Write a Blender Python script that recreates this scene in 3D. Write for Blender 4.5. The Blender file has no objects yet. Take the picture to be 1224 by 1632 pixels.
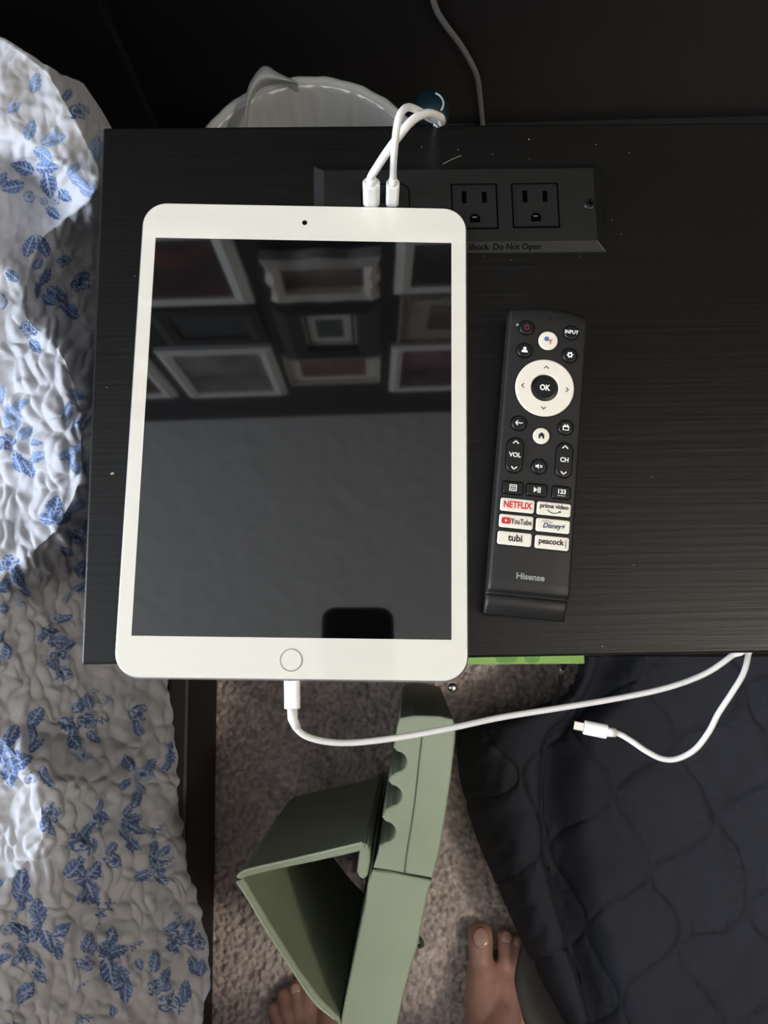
import bpy, bmesh, math, random
import numpy as np
from mathutils import Vector, Matrix, Euler

random.seed(7)
rng = np.random.default_rng(11)
PI = math.pi
SC = bpy.context.scene
COL = SC.collection

# ------------------------------------------------------------------ camera, world, lights, exposure
T = 0.57                                   # nightstand top above the floor
W, H, F = 1224, 1632, 1226.0
CAM = Vector((0.1464, 0.0157, T + 0.3915))
ROT = Euler((0.1493, -0.0119, -0.0173), 'XYZ')
cd = bpy.data.cameras.new('camera')
cam = bpy.data.objects.new('camera', cd)
COL.objects.link(cam)
cam.location = CAM
cam.rotation_euler = ROT
cd.sensor_fit = 'VERTICAL'
cd.sensor_height = 36.0
cd.lens = 36.0 * F / H
cd.clip_start = 0.01
SC.camera = cam

SC.view_settings.view_transform = 'Standard'
SC.view_settings.look = 'None'
SC.view_settings.gamma = 1.0
SC.view_settings.use_curve_mapping = False
SC.view_settings.exposure = -0.10

wd = bpy.data.worlds.new('sky')
SC.world = wd
wd.use_nodes = True
bg = wd.node_tree.nodes['Background']
bg.inputs[0].default_value = (0.62, 0.76, 1.0, 1)
bg.inputs[1].default_value = 2.0

WIN = dict(x=-1.95, y0=-1.25, y1=0.25, z0=0.75, z1=2.15)   # window opening in the left wall
ld = bpy.data.lights.new('window_daylight', 'AREA')
ld.shape = 'RECTANGLE'
ld.size = WIN['y1'] - WIN['y0'] - 0.08
ld.size_y = WIN['z1'] - WIN['z0'] - 0.08
ld.energy = 108
ld.color = (0.80, 0.88, 1.0)
lo = bpy.data.objects.new('window_daylight', ld)
COL.objects.link(lo)
lo.location = (WIN['x'] + 0.01, (WIN['y0'] + WIN['y1']) / 2, (WIN['z0'] + WIN['z1']) / 2)
lo.rotation_euler = (0, -PI / 2, 0)        # shines towards +x
LAMP_POS = (1.32, -0.46, 2.06)              # the pendant globe, built further down
LAMP_STRENGTH = 88.0
LAMP_COLOR = (1.0, 0.92, 0.81)

# ------------------------------------------------------------------ helpers
RM = np.array(ROT.to_matrix())
CN = np.array(CAM)


def ray(u, v):
    return RM @ np.array([(u - W / 2) / F, (H / 2 - v) / F, -1.0])


def at(u, v, z):
    """the point at height z that the photograph shows at (u, v)"""
    d = ray(u, v)
    return Vector(CN + d * ((z - CN[2]) / d[2]))


def at_np(u, v, z):
    d = np.stack([(u - W / 2) / F, (H / 2 - v) / F, -np.ones_like(u)], -1) @ RM.T
    return CN + d * ((z - CN[2]) / d[..., 2])[..., None]


def wall_y(x):
    return 0.6485 + 0.02 * x


def on_wall(u, v, off=0.0):
    d = ray(u, v)
    t = (0.6485 - off + 0.02 * CN[0] - CN[1]) / (d[1] - 0.02 * d[0])
    return Vector(CN + d * t)


def in_mirror(u, v):
    """the wall point that the tablet glass mirrors at (u, v)"""
    zi = T + 0.007
    c = CN * np.array([1, 1, -1]) + np.array([0, 0, 2 * zi])
    d = ray(u, v) * np.array([1, 1, -1])
    t = (0.6485 + 0.02 * c[0] - c[1]) / (d[1] - 0.02 * d[0])
    return Vector(c + d * t)


def lin(h):
    h = h.lstrip('#')
    c = [int(h[i:i + 2], 16) / 255 for i in (0, 2, 4)]
    return tuple(x / 12.92 if x <= 0.04045 else ((x + 0.055) / 1.055) ** 2.4 for x in c) + (1,)


MATS = {}


def mat(name, color, rough=0.5, spec=0.5, metal=0.0, bump=None, var=None, ior=1.5, **kw):
    """bump = (scale xyz or number, strength, distance); var = (scale xyz or number, second colour, low, high)"""
    if name in MATS:
        return MATS[name]
    m = bpy.data.materials.new(name)
    m.use_nodes = True
    nt = m.node_tree
    b = nt.nodes['Principled BSDF']
    col = lin(color) if isinstance(color, str) else tuple(color) + (1,)
    b.inputs['Base Color'].default_value = col
    b.inputs['Roughness'].default_value = rough
    b.inputs['Metallic'].default_value = metal
    b.inputs['Specular IOR Level'].default_value = spec
    b.inputs['IOR'].default_value = ior
    for k, v in kw.items():
        b.inputs[k.replace('_', ' ')].default_value = v
    tc = None

    def noise(sc, detail=4.0):
        nonlocal tc
        if tc is None:
            tc = nt.nodes.new('ShaderNodeTexCoord')
        mp = nt.nodes.new('ShaderNodeMapping')
        nt.links.new(tc.outputs['Object'], mp.inputs['Vector'])
        mp.inputs['Scale'].default_value = sc if isinstance(sc, (tuple, list)) else (sc, sc, sc)
        n = nt.nodes.new('ShaderNodeTexNoise')
        n.inputs['Scale'].default_value = 1.0
        n.inputs['Detail'].default_value = detail
        nt.links.new(mp.outputs[0], n.inputs['Vector'])
        return n
    if var:
        n = noise(var[0])
        r = nt.nodes.new('ShaderNodeValToRGB')
        r.color_ramp.elements[0].position = var[2]
        r.color_ramp.elements[1].position = var[3]
        r.color_ramp.elements[0].color = col
        r.color_ramp.elements[1].color = lin(var[1])
        nt.links.new(n.outputs['Fac'], r.inputs['Fac'])
        nt.links.new(r.outputs['Color'], b.inputs['Base Color'])
    if bump:
        n = noise(bump[0])
        bp = nt.nodes.new('ShaderNodeBump')
        bp.inputs['Strength'].default_value = bump[1]
        bp.inputs['Distance'].default_value = bump[2]
        nt.links.new(n.outputs['Fac'], bp.inputs['Height'])
        nt.links.new(bp.outputs[0], b.inputs['Normal'])
    MATS[name] = m
    return m


def vcol_mat(name, rough=0.8, bump=None):
    m = mat(name, '#888888', rough, spec=0.3, bump=bump)
    nt = m.node_tree
    a = nt.nodes.new('ShaderNodeVertexColor')
    a.layer_name = 'Col'
    nt.links.new(a.outputs['Color'], nt.nodes['Principled BSDF'].inputs['Base Color'])
    return m


def link(name, me, m=None, parent=None, smooth=False):
    o = bpy.data.objects.new(name, me)
    COL.objects.link(o)
    if m is not None:
        if len(me.materials) == 0:
            me.materials.append(m)
    if parent is not None:
        o.parent = parent
    if smooth:
        me.polygons.foreach_set('use_smooth', [True] * len(me.polygons))
    return o


def obj(name, bm, m, parent=None, smooth=False):
    me = bpy.data.meshes.new(name)
    bmesh.ops.recalc_face_normals(bm, faces=bm.faces[:])
    bm.to_mesh(me)
    bm.free()
    return link(name, me, m, parent, smooth)


def tag(o, label, cat, group=None, kind=None):
    o['label'] = label
    o['category'] = cat
    if group:
        o['group'] = group
    if kind:
        o['kind'] = kind
    return o


def thing(name, label, cat, loc=(0, 0, 0), rotz=0.0, group=None):
    o = bpy.data.objects.new(name, None)
    o.empty_display_size = 0.02
    COL.objects.link(o)
    o.location = loc
    o.rotation_euler = (0, 0, rotz)
    return tag(o, label, cat, group)


def struct(o):
    o['kind'] = 'structure'
    return o


def add_box(bm, lo_, hi_, bev=0.0, seg=2, mtx=None):
    v = [bm.verts.new((x, y, z)) for z in (lo_[2], hi_[2]) for y in (lo_[1], hi_[1]) for x in (lo_[0], hi_[0])]
    fs = [bm.faces.new([v[i] for i in f]) for f in
          ((0, 2, 3, 1), (4, 5, 7, 6), (0, 1, 5, 4), (2, 6, 7, 3), (0, 4, 6, 2), (1, 3, 7, 5))]
    if bev > 0:
        es = list({e for f in fs for e in f.edges})
        r = bmesh.ops.bevel(bm, geom=es, offset=bev, segments=seg, affect='EDGES', profile=0.5)
        vs = [x for x in r['verts']]
    if mtx is not None:
        if bev > 0:
            vv = {w for f in r['faces'] for w in f.verts} | {w for w in v if w.is_valid}
            bmesh.ops.transform(bm, matrix=mtx, verts=list(vv))
        else:
            bmesh.ops.transform(bm, matrix=mtx, verts=v)


def box_bm(lo_, hi_, bev=0.0, seg=2):
    bm = bmesh.new()
    add_box(bm, lo_, hi_, bev, seg)
    return bm


def rrect(w, h, r, n=8, cx=0, cy=0):
    pts = []
    for (sx, sy, a0) in ((1, 1, 0), (-1, 1, PI / 2), (-1, -1, PI), (1, -1, 1.5 * PI)):
        for i in range(n + 1):
            a = a0 + i * PI / 2 / n
            pts.append((cx + sx * (w / 2 - r) + r * math.cos(a), cy + sy * (h / 2 - r) + r * math.sin(a)))
    return pts


def circ(r, n=32, cx=0, cy=0, ry=None):
    return [(cx + r * math.cos(2 * PI * i / n), cy + (ry or r) * math.sin(2 * PI * i / n)) for i in range(n)]


def add_loft(bm, rings, cap=(True, True), close=True):
    """rings: lists of xyz with equal counts"""
    vr = [[bm.verts.new(p) for p in r] for r in rings]
    n = len(rings[0])
    for a, b in zip(vr[:-1], vr[1:]):
        for i in range(n if close else n - 1):
            j = (i + 1) % n
            bm.faces.new((a[i], a[j], b[j], b[i]))
    if cap[0]:
        bm.faces.new(vr[0][::-1])
    if cap[1]:
        bm.faces.new(vr[-1])
    return vr


def loft_bm(rings, cap=(True, True), close=True):
    bm = bmesh.new()
    add_loft(bm, rings, cap, close)
    return bm


def z_ring(pts, z):
    return [(p[0], p[1], z) for p in pts]


def add_prism(bm, pts, z0, z1):
    add_loft(bm, [z_ring(pts, z0), z_ring(pts, z1)])


def ring_bm(outer, inner, z0, z1):
    """a flat ring with a hole; outer and inner have equal counts"""
    bm = bmesh.new()
    n = len(outer)
    loops = [[bm.verts.new((p[0], p[1], z)) for p in c] for c, z in ((outer, z0), (outer, z1), (inner, z1), (inner, z0))]
    for k in range(4):
        a, b = loops[k], loops[(k + 1) % 4]
        for i in range(n):
            j = (i + 1) % n
            bm.faces.new((a[i], a[j], b[j], b[i]))
    return bm


def catmull(pts, n=10):
    P = [Vector(p) for p in pts]
    P = [P[0] * 2 - P[1]] + P + [P[-1] * 2 - P[-2]]
    out = []
    for i in range(1, len(P) - 2):
        for k in range(n):
            t = k / n
            a, b, c, d = P[i - 1], P[i], P[i + 1], P[i + 2]
            out.append(0.5 * ((2 * b) + (c - a) * t + (2 * a - 5 * b + 4 * c - d) * t * t + (3 * b - a - 3 * c + d) * t ** 3))
    out.append(P[-2])
    return out


def add_tube(bm, path, radius, seg=12, sx=1.0, up=None):
    """sweep a circle (or an oval, sx wide) along the path; radius may be a list"""
    n = len(path)
    t0 = (path[1] - path[0]).normalized()
    ref = up or (Vector((0, 0, 1)) if abs(t0.z) < 0.9 else Vector((0, 1, 0)))
    nrm = (ref - t0 * ref.dot(t0)).normalized()
    rings = []
    for i in range(n):
        t = (path[min(i + 1, n - 1)] - path[max(i - 1, 0)]).normalized()
        nrm = (nrm - t * nrm.dot(t)).normalized()
        bn = t.cross(nrm)
        r = radius[i] if isinstance(radius, (list, tuple)) else radius
        rings.append([path[i] + nrm * (r * math.sin(a)) + bn * (r * sx * math.cos(a))
                      for a in (2 * PI * k / seg for k in range(seg))])
    add_loft(bm, rings)


def tube_bm(path, radius, seg=12, sx=1.0, up=None):
    bm = bmesh.new()
    add_tube(bm, path, radius, seg, sx, up)
    return bm


def add_lathe(bm, prof, n=32, c=(0, 0, 0), cap=(True, True)):
    add_loft(bm, [[(c[0] + r * math.cos(2 * PI * i / n), c[1] + r * math.sin(2 * PI * i / n), c[2] + z)
                   for i in range(n)] for r, z in prof], cap)


def grid_mesh(name, P, m, colors=None, parent=None, flip=False):
    """P: (rows, cols, 3)"""
    R_, C_, _ = P.shape
    me = bpy.data.meshes.new(name)
    me.vertices.add(R_ * C_)
    me.vertices.foreach_set('co', P.reshape(-1).astype(np.float32))
    idx = np.arange(R_ * C_).reshape(R_, C_)
    q = np.stack([idx[:-1, :-1], idx[:-1, 1:], idx[1:, 1:], idx[1:, :-1]], -1).reshape(-1, 4)
    if flip:
        q = q[:, ::-1]
    nf = len(q)
    me.loops.add(nf * 4)
    me.loops.foreach_set('vertex_index', q.reshape(-1).astype(np.int32))
    me.polygons.add(nf)
    me.polygons.foreach_set('loop_start', np.arange(0, nf * 4, 4, dtype=np.int32))
    me.polygons.foreach_set('use_smooth', np.ones(nf, dtype=bool))
    me.update(calc_edges=True)
    if colors is not None:
        at_ = me.color_attributes.new('Col', 'FLOAT_COLOR', 'POINT')
        c4 = np.ones((R_ * C_, 4), np.float32)
        c4[:, :3] = colors.reshape(-1, 3)
        at_.data.foreach_set('color', c4.reshape(-1))
    me.validate()
    return link(name, me, m, parent)


def vnoise(x, y, seed=0):
    """smooth value noise in 0..1"""
    r = np.random.default_rng(seed).random((256, 256))
    xi, yi = np.floor(x).astype(int), np.floor(y).astype(int)
    fx, fy = x - xi, y - yi
    fx, fy = fx * fx * (3 - 2 * fx), fy * fy * (3 - 2 * fy)
    g = lambda a, b: r[a % 256, b % 256]
    return (g(xi, yi) * (1 - fx) + g(xi + 1, yi) * fx) * (1 - fy) + (g(xi, yi + 1) * (1 - fx) + g(xi + 1, yi + 1) * fx) * fy


def worley(x, y, seed=0):
    r = np.random.default_rng(seed).random((128, 128, 2))
    xi, yi = np.floor(x).astype(int), np.floor(y).astype(int)
    f1 = np.full(x.shape, 9.0)
    f2 = np.full(x.shape, 9.0)
    for dx in (-1, 0, 1):
        for dy in (-1, 0, 1):
            j = r[(xi + dx) % 128, (yi + dy) % 128]
            d = np.hypot(xi + dx + j[..., 0] - x, yi + dy + j[..., 1] - y)
            f2 = np.where(d < f1, f1, np.minimum(f2, d))
            f1 = np.minimum(f1, d)
    return f1, f2


def sstep(a, b, x):
    t = np.clip((x - a) / (b - a), 0, 1)
    return t * t * (3 - 2 * t)


FONT_CACHE = {}


def lettering(name, text, size, m, parent, loc=(0, 0, 0), sx=1.0, bold=0.0, rotz=0.0, shear=0.0, z_thick=0.00006, align='CENTER'):
    cu = bpy.data.curves.new('lettering', 'FONT')
    cu.body = text
    cu.size = size
    cu.align_x = align
    cu.align_y = 'CENTER'
    cu.offset = bold
    cu.shear = shear
    cu.extrude = z_thick
    cu.resolution_u = 4
    tmp = bpy.data.objects.new('lettering', cu)
    COL.objects.link(tmp)
    bpy.context.view_layer.update()
    me = bpy.data.meshes.new_from_object(tmp.evaluated_get(bpy.context.evaluated_depsgraph_get()))
    bpy.data.objects.remove(tmp)
    bpy.data.curves.remove(cu)
    me.name = name
    me.materials.clear()
    me.transform(Matrix.Translation(loc) @ Matrix.Rotation(rotz, 4, 'Z') @ Matrix.Diagonal((sx, 1, 1, 1)))
    return link(name, me, m, parent)


# ------------------------------------------------------------------ materials
M_black_wood = mat('black_wood', '#090807', 0.34, spec=0.34, bump=((9, 420, 60), 0.25, 0.0005), var=((5, 260, 40), '#0e0d0c', 0.35, 0.75))
M_black_wall = mat('black_paint', '#161617', 0.42, spec=0.4, bump=(220, 0.15, 0.001))
M_grey_wall = mat('dim_wall_paint', '#4f4d4a', 0.7, bump=(150, 0.15, 0.001))  # unseen walls, darkened to cut the bounced fill light
M_ceiling = mat('ceiling_paint', '#ece9e2', 0.9, bump=((20, 24, 20), 0.5, 0.010))
M_white_trim = mat('white_trim', '#dedcd6', 0.5)
M_black_trim = mat('black_trim', '#111112', 0.5)
M_carpet = mat('carpet', '#bcaea7', 0.95, spec=0.1, bump=(300, 0.9, 0.005), var=(240, '#94877f', 0.35, 0.7))
M_cable = mat('white_cable', '#e9e7e3', 0.4, spec=0.4)
M_cable2 = mat('white_plug', '#efedea', 0.28, spec=0.5)
M_steel = mat('steel', '#c8c8c8', 0.25, metal=1.0)
M_black_plastic = mat('black_plastic', '#131312', 0.45, spec=0.4, bump=(1800, 0.12, 0.0004))
M_black_hole = mat('black_recess', '#020202', 0.9, spec=0.02)
M_alu = mat('silver_aluminium', '#d9dadb', 0.32, metal=0.85)
M_bezel = mat('white_glass', '#ded9cc', 0.04, spec=0.5, ior=1.65)
M_screen = mat('black_glass', '#060607', 0.035, spec=0.5, ior=1.75)
M_sage = mat('sage_fabric', '#8e977f', 0.75, spec=0.3, bump=(1500, 0.25, 0.0008), var=((9, 9, 9), '#9fa791', 0.3, 0.75))
M_sage_edge = mat('sage_piping', '#aab49e', 0.6, spec=0.4)
M_seam = mat('seam_thread', '#55604c', 0.8)

# ------------------------------------------------------------------ the setting
X0, X1, Y0, ZC = -2.0, 2.2, -2.4, 2.44
yl, yr = wall_y(X0), wall_y(X1)
bm = bmesh.new()
ft = [(X0, Y0), (X1, Y0), (X1, yr), (X0, yl)]
add_prism(bm, ft, -0.05, -0.012)
struct(obj('floor', bm, M_carpet))
bm = bmesh.new()
add_prism(bm, ft, ZC, ZC + 0.05)
struct(obj('ceiling', bm, M_ceiling))
bm = bmesh.new()
add_prism(bm, [(X0 - 0.08, yl), (X1 + 0.08, yr), (X1 + 0.08, yr + 0.08), (X0 - 0.08, yl + 0.08)], -0.05, ZC + 0.05)
struct(obj('wall_back', bm, M_black_wall))
bm = bmesh.new()
add_box(bm, (X1, Y0, -0.05), (X1 + 0.08, yr, ZC + 0.05))
struct(obj('wall_right', bm, M_grey_wall))
bm = bmesh.new()
add_box(bm, (X0 - 0.08, Y0 - 0.08, -0.05), (X1 + 0.08, Y0, ZC + 0.05))
struct(obj('wall_front', bm, M_grey_wall))
bm = bmesh.new()
add_box(bm, (X0 - 0.08, Y0, -0.05), (X0, WIN['y0'], ZC + 0.05))
add_box(bm, (X0 - 0.08, WIN['y1'], -0.05), (X0, yl, ZC + 0.05))
add_box(bm, (X0 - 0.08, WIN['y0'], -0.05), (X0, WIN['y1'], WIN['z0']))
add_box(bm, (X0 - 0.08, WIN['y0'], WIN['z1']), (X0, WIN['y1'], ZC + 0.05))
struct(obj('wall_left', bm, M_grey_wall))
bm = bmesh.new()
add_prism(bm, [(X0, yl - 0.012), (X1, yr - 0.012), (X1, yr), (X0, yl)], -0.012, 0.060)
struct(obj('baseboard_back', bm, M_black_trim))
# window in the left wall
w = bpy.data.objects.new('window_1', None)
COL.objects.link(w)
struct(w)
a, b, c, d = WIN['y0'], WIN['y1'], WIN['z0'], WIN['z1']
bm = bmesh.new()
for lo_, hi_ in (((a, c), (a + .04, d)), ((b - .04, c), (b, d)), ((a, c), (b, c + .04)), ((a, d - .04), (b, d))):
    add_box(bm, (X0 - 0.06, lo_[0], lo_[1]), (X0 - 0.01, hi_[0], hi_[1]), 0.003, 1)
obj('window_frame', bm, M_white_trim, w)
bm = bmesh.new()
add_box(bm, (X0 - 0.05, (a + b) / 2 - .015, c + .04), (X0 - 0.02, (a + b) / 2 + .015, d - .04), 0.003, 1)
obj('window_mullion', bm, M_white_trim, w)
M_pane = mat('window_glass', '#ffffff', 0.0, Transmission_Weight=1.0)
obj('window_pane', box_bm((X0 - 0.04, a + .03, c + .03), (X0 - 0.034, b - .03, d - .03)), M_pane, w)
bm = bmesh.new()
add_box(bm, (X0 - 0.01, a - .04, c - .035), (X0 + 0.05, b + .04, c), 0.004, 1)
obj('window_sill', bm, M_white_trim, w)

# carpet pile where the photograph shows it
nx, ny = 430, 620
gx, gy = np.meshgrid(np.linspace(-0.16, 0.56, nx), np.linspace(-0.78, 0.30, ny))
f1, f2 = worley(gx * 150 + 0.8 * vnoise(gx * 90, gy * 90, 3), gy * 150, 5)
hh = 0.010 * np.clip(1 - f1 * 1.1, 0, 1) + 0.004 * vnoise(gx * 260, gy * 260, 8) + 0.004 * vnoise(gx * 45, gy * 45, 9)
tone = (0.62 + 0.5 * vnoise(gx * 230, gy * 230, 21) * 1.0 + 0.22 * (vnoise(gx * 60, gy * 60, 22) - .5))[..., None]
cc = np.array(lin('#cdc0ba')[:3]) * np.clip(tone, 0.35, 1.25)
pile = grid_mesh('carpet_pile', np.stack([gx, gy, hh - 0.0145], -1), vcol_mat('carpet_loops', 0.95), cc)
tag(pile, 'grey beige looped carpet pile around the feet and the green stand', 'carpet', kind='stuff')

# ------------------------------------------------------------------ nightstand
NS_D, NS_W = 0.2922, 0.47
ns = thing('nightstand', 'narrow black wood grain nightstand with power outlets set in its top', 'nightstand', (0, 0, 0))
bm = box_bm((0, 0, T - 0.022), (NS_W, NS_D, T), 0.0012, 2)
obj('tabletop', bm, M_black_wood, ns)
obj('side_panel', box_bm((0.015, 0.016, 0.03), (0.033, NS_D - 0.012, T - 0.022), 0.001, 1), M_black_wood, ns)
obj('side_panel', box_bm((NS_W - 0.033, 0.016, 0.03), (NS_W - 0.015, NS_D - 0.012, T - 0.022), 0.001, 1), M_black_wood, ns)
obj('back_panel', box_bm((0.033, NS_D - 0.022, 0.05), (NS_W - 0.033, NS_D - 0.012, T - 0.022), 0.001, 1), M_black_wood, ns)
obj('shelf', box_bm((0.033, 0.016, 0.385), (NS_W - 0.033, NS_D - 0.022, 0.40), 0.001, 1), M_black_wood, ns)
obj('shelf', box_bm((0.033, 0.016, 0.07), (NS_W - 0.033, NS_D - 0.022, 0.085), 0.001, 1), M_black_wood, ns)
dr = obj('drawer_front', box_bm((0.035, 0.012, 0.095), (NS_W - 0.035, 0.026, 0.375), 0.001, 1), M_black_wood, ns)
obj('drawer_knob', box_bm((NS_W / 2 - .03, 0.008, 0.23), (NS_W / 2 + .03, 0.012, 0.24), 0.001, 1), M_steel, dr)
for x in (0.018, NS_W - 0.048):
    for y in (0.018, NS_D - 0.045):
        obj('leg', box_bm((x, y, 0.0), (x + 0.03, y + 0.03, 0.032), 0.002, 1), M_black_wood, ns)

# power panel let into the top
pl, pr, pb, pt = 0.1165, 0.2758, 0.2150, 0.2678
pn = thing('power_panel', 'black power panel with two outlets and charging ports set in the nightstand top', 'outlet', ((pl + pr) / 2, (pb + pt) / 2, T))
pw, ph = pr - pl, pt - pb
bm = loft_bm([z_ring(rrect(pw, ph, .0006, 2), 0.0), z_ring(rrect(pw - .001, ph - .001, .0006, 2), 0.0008),
              z_ring(rrect(pw - .012, ph - .0105, .0006, 2), 0.0042)])
obj('bevelled_plate', bm, M_black_plastic, pn)
zt = 0.0042


def to_local(p, o):
    return Matrix.Rotation(-o.rotation_euler.z, 4, 'Z') @ (Vector(p) - o.location)


def panel_xy(u, v):
    return to_local(at(u, v, T + zt), pn)


M_dark_inset = mat('outlet_plastic', '#100f0f', 0.5, spec=0.35)
for (ua, va), (ub, vb) in (((718, 293), (795, 365)), ((814, 292), (893, 363))):
    p0, p1 = panel_xy(ua, va), panel_xy(ub, vb)
    cx, cy = (p0.x + p1.x) / 2, (p0.y + p1.y) / 2
    ww, hh_ = abs(p1.x - p0.x), abs(p0.y - p1.y)
    o = obj('outlet_gap', ring_bm(rrect(ww, hh_, .0006, 3, cx, cy), rrect(ww - .0016, hh_ - .0016, .0005, 3, cx, cy), zt - .0005, zt + .00005), M_black_hole, pn)
    f = obj('outlet_face', ring_bm(rrect(ww - .0017, hh_ - .0017, .0005, 3, cx, cy), rrect(ww - .0027, hh_ - .0027, .0005, 3, cx, cy), zt - .0004, zt + .0003), M_dark_inset, pn)
    for sx_, hgt in ((-.0055, .0070), (.0055, .0064)):
        bm = bmesh.new()
        add_prism(bm, rrect(.0026, hgt, .0003, 2, cx + sx_, cy + hh_ * .2), zt - .0002, zt + .00006)
        obj('slot', bm, M_black_hole, f)
    bm = bmesh.new()
    pts = [(cx + .0028 * math.cos(t), cy - hh_ * .26 + .0026 * math.sin(t)) for t in np.linspace(0, PI, 13)]
    pts += [(cx - .0028, cy - hh_ * .26 - .0024), (cx + .0028, cy - hh_ * .26 - .0024)]
    add_prism(bm, pts, zt - .0002, zt + .00006)
    obj('ground_hole', bm, M_black_hole, f)
    bm = bmesh.new()
    add_prism(bm, rrect(.0026, .0007, .0003, 3, cx - .0002, cy - hh_ * .26 + .0006), zt, zt + .00012)
    obj('contact_glint', bm, mat('glint_metal', '#7d7d7a', 0.4, metal=0.6), f)  # small pale bar standing for the glint in the ground hole
# port recess outline beneath the tablet edge
p0, p1 = panel_xy(575, 293), panel_xy(655, 395)
cx, cy = (p0.x + p1.x) / 2, (p0.y + p1.y) / 2
ww, hh_ = abs(p1.x - p0.x), abs(p0.y - p1.y)
obj('port_outline', ring_bm(rrect(ww, hh_, .005, 6, cx, cy), rrect(ww - .0012, hh_ - .0012, .0045, 6, cx, cy), zt - .0004, zt + .00005), M_black_hole, pn)
s = panel_xy(940, 325)
bm = bmesh.new()
add_lathe(bm, [(.0034, zt - .0002), (.0034, zt + .0003), (.0028, zt + .0006), (.0, zt + .0007)], 20, (s.x, s.y, 0), (True, False))
sc = obj('screw', bm, mat('black_screw', '#2a2a2a', 0.3, metal=0.6), pn, True)
bm = bmesh.new()
add_box(bm, (s.x - .0018, s.y - .0004, zt + .0005), (s.x + .0018, s.y + .0004, zt + .0009))
add_box(bm, (s.x - .0004, s.y - .0018, zt + .0005), (s.x + .0004, s.y + .0018, zt + .0009))
obj('cross_slot', bm, M_black_hole, sc)
# warning words on the sloping lower bevel
q = to_local(at(862, 394, T + .0022), pn)
le = lettering('lettering', 'Shock. Do Not Open', .0044, mat('embossed_print', '#030303', 0.8, spec=0.1), pn, (0, 0, 0), 1.02, 0.00008, align='RIGHT')
le.location = (q.x, -ph / 2 + .0029, .00262)
le.rotation_euler = (math.atan2(.0034, .0048), 0, 0)

# dust and crumbs on the black top
bm = bmesh.new()
for u, v, r in ((178, 755, .0007), (672, 234, .0003), (730, 238, .0003), (785, 246, .0003), (843, 222, .0004), (950, 230, .0003), (1003, 243, .0003), (820, 505, .00025),
                (844, 253, .00025), (975, 351, .0003), (990, 373, .00025), (215, 440, .00025), (170, 617, .0003), (773, 408, .0003), (814, 414, .00025), (925, 408, .00025), (1040, 760, .00025), (1010, 900, .0003), (960, 1030, .0003)):
    p = at(u, v, T + .0002)
    for k in range(2 if r > .0005 else 1):
        add_lathe(bm, [(r * .5, 0), (r, r * .4), (r * .6, r * .9)], 6, (p.x + k * .0007, p.y + k * .0002, T))
p, q = at(705, 262, T + .0002), at(735, 248, T + .0002)
add_tube(bm, [p, (p + q) / 2 + Vector((0, .0004, 0)), q], .00012, 5)
tag(obj('dust', bm, mat('dust', '#a89f8c', 0.9)), 'pale dust specks and crumbs on the black nightstand top', 'dust', kind='stuff')

# ------------------------------------------------------------------ tablet
IPX, IPY, IPA = 0.1089, 0.1159, -0.0302
tb = thing('tablet', 'white tablet with round home button and dark screen lying on nightstand', 'tablet', (IPX, IPY, T), IPA)
TW, TH, RC = .1741, .2506, .0130
rings = []
for ins, z in ((.0045, 0.0), (.0016, .0006), (.0004, .0018), (0, .003), (0, .0052), (.0003, .0061), (.0009, .0066)):
    rings.append(z_ring(rrect(TW - 2 * ins, TH - 2 * ins, RC - ins * .8, 10), z))
obj('housing', loft_bm(rings), M_alu, tb, True)
zs = .0070
SW = [to_local(at(u, v, T + zs), tb) for u, v in ((249, 379.5), (720, 386.5), (719, 1018.5), (208, 1014.5))]
sl, sr = (SW[0].x + SW[3].x) / 2, (SW[1].x + SW[2].x) / 2
st, sb = (SW[0].y + SW[1].y) / 2, (SW[2].y + SW[3].y) / 2
scx, scy, sw, sh = (sl + sr) / 2, (st + sb) / 2, sr - sl, st - sb
n = 10
bz = ring_bm(rrect(TW - .0020, TH - .0020, RC - .001, n), rrect(sw, sh, .0002, n, scx, scy), .0060, zs)
obj('front_glass', bz, M_bezel, tb)
bm = bmesh.new()
add_prism(bm, rrect(sw - .00005, sh - .00005, .0002, 2, scx, scy), .0060, zs)
obj('screen', bm, M_screen, tb)
hb = to_local(at(464, 1052, T + zs), tb)
bm = bmesh.new()
add_prism(bm, circ(.0050, 40, hb.x, hb.y), zs - .0002, zs + .00008)
hbt = obj('home_button', bm, M_bezel, tb)
obj('button_ring', ring_bm(circ(.0056, 40, hb.x, hb.y), circ(.0050, 40, hb.x, hb.y), zs - .0002, zs + .00015), mat('ring_metal', '#bdb9ae', 0.22, metal=1.0), hbt)
fc = to_local(at(485.5, 355, T + zs), tb)
bm = bmesh.new()
add_prism(bm, circ(.00135, 24, fc.x, fc.y), zs - .0001, zs + .00008)
obj('camera_lens', bm, mat('lens_black', '#08090c', 0.08), tb)

# ------------------------------------------------------------------ remote control
RT = .016
c4 = [at(u, v, T + RT) for u, v in ((815, 492), (936, 502), (908, 990), (773, 976))]
cen = sum(c4, Vector()) / 4
yv = ((c4[0] + c4[1]) / 2 - (c4[2] + c4[3]) / 2)
RL, RWD = yv.length, ((c4[1] - c4[0]).length + (c4[2] - c4[3]).length) / 2
ra = math.atan2(-yv.x, yv.y)
rm = thing('remote_control', 'slim black television remote with white navigation ring on nightstand', 'remote control', (cen.x, cen.y, T), ra)
M_remote = mat('remote_plastic', '#1b1a19', 0.5, spec=0.4, bump=(2500, 0.1, 0.0003))
M_key = mat('black_key', '#0c0c0c', 0.42, spec=0.4)
M_wkey = mat('cream_key', '#e6dfcf', 0.5)
M_gap = mat('key_gap', '#040404', 0.7, spec=0.2)
M_print_w = mat('white_print', '#f2f0ea', 0.6)
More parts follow.
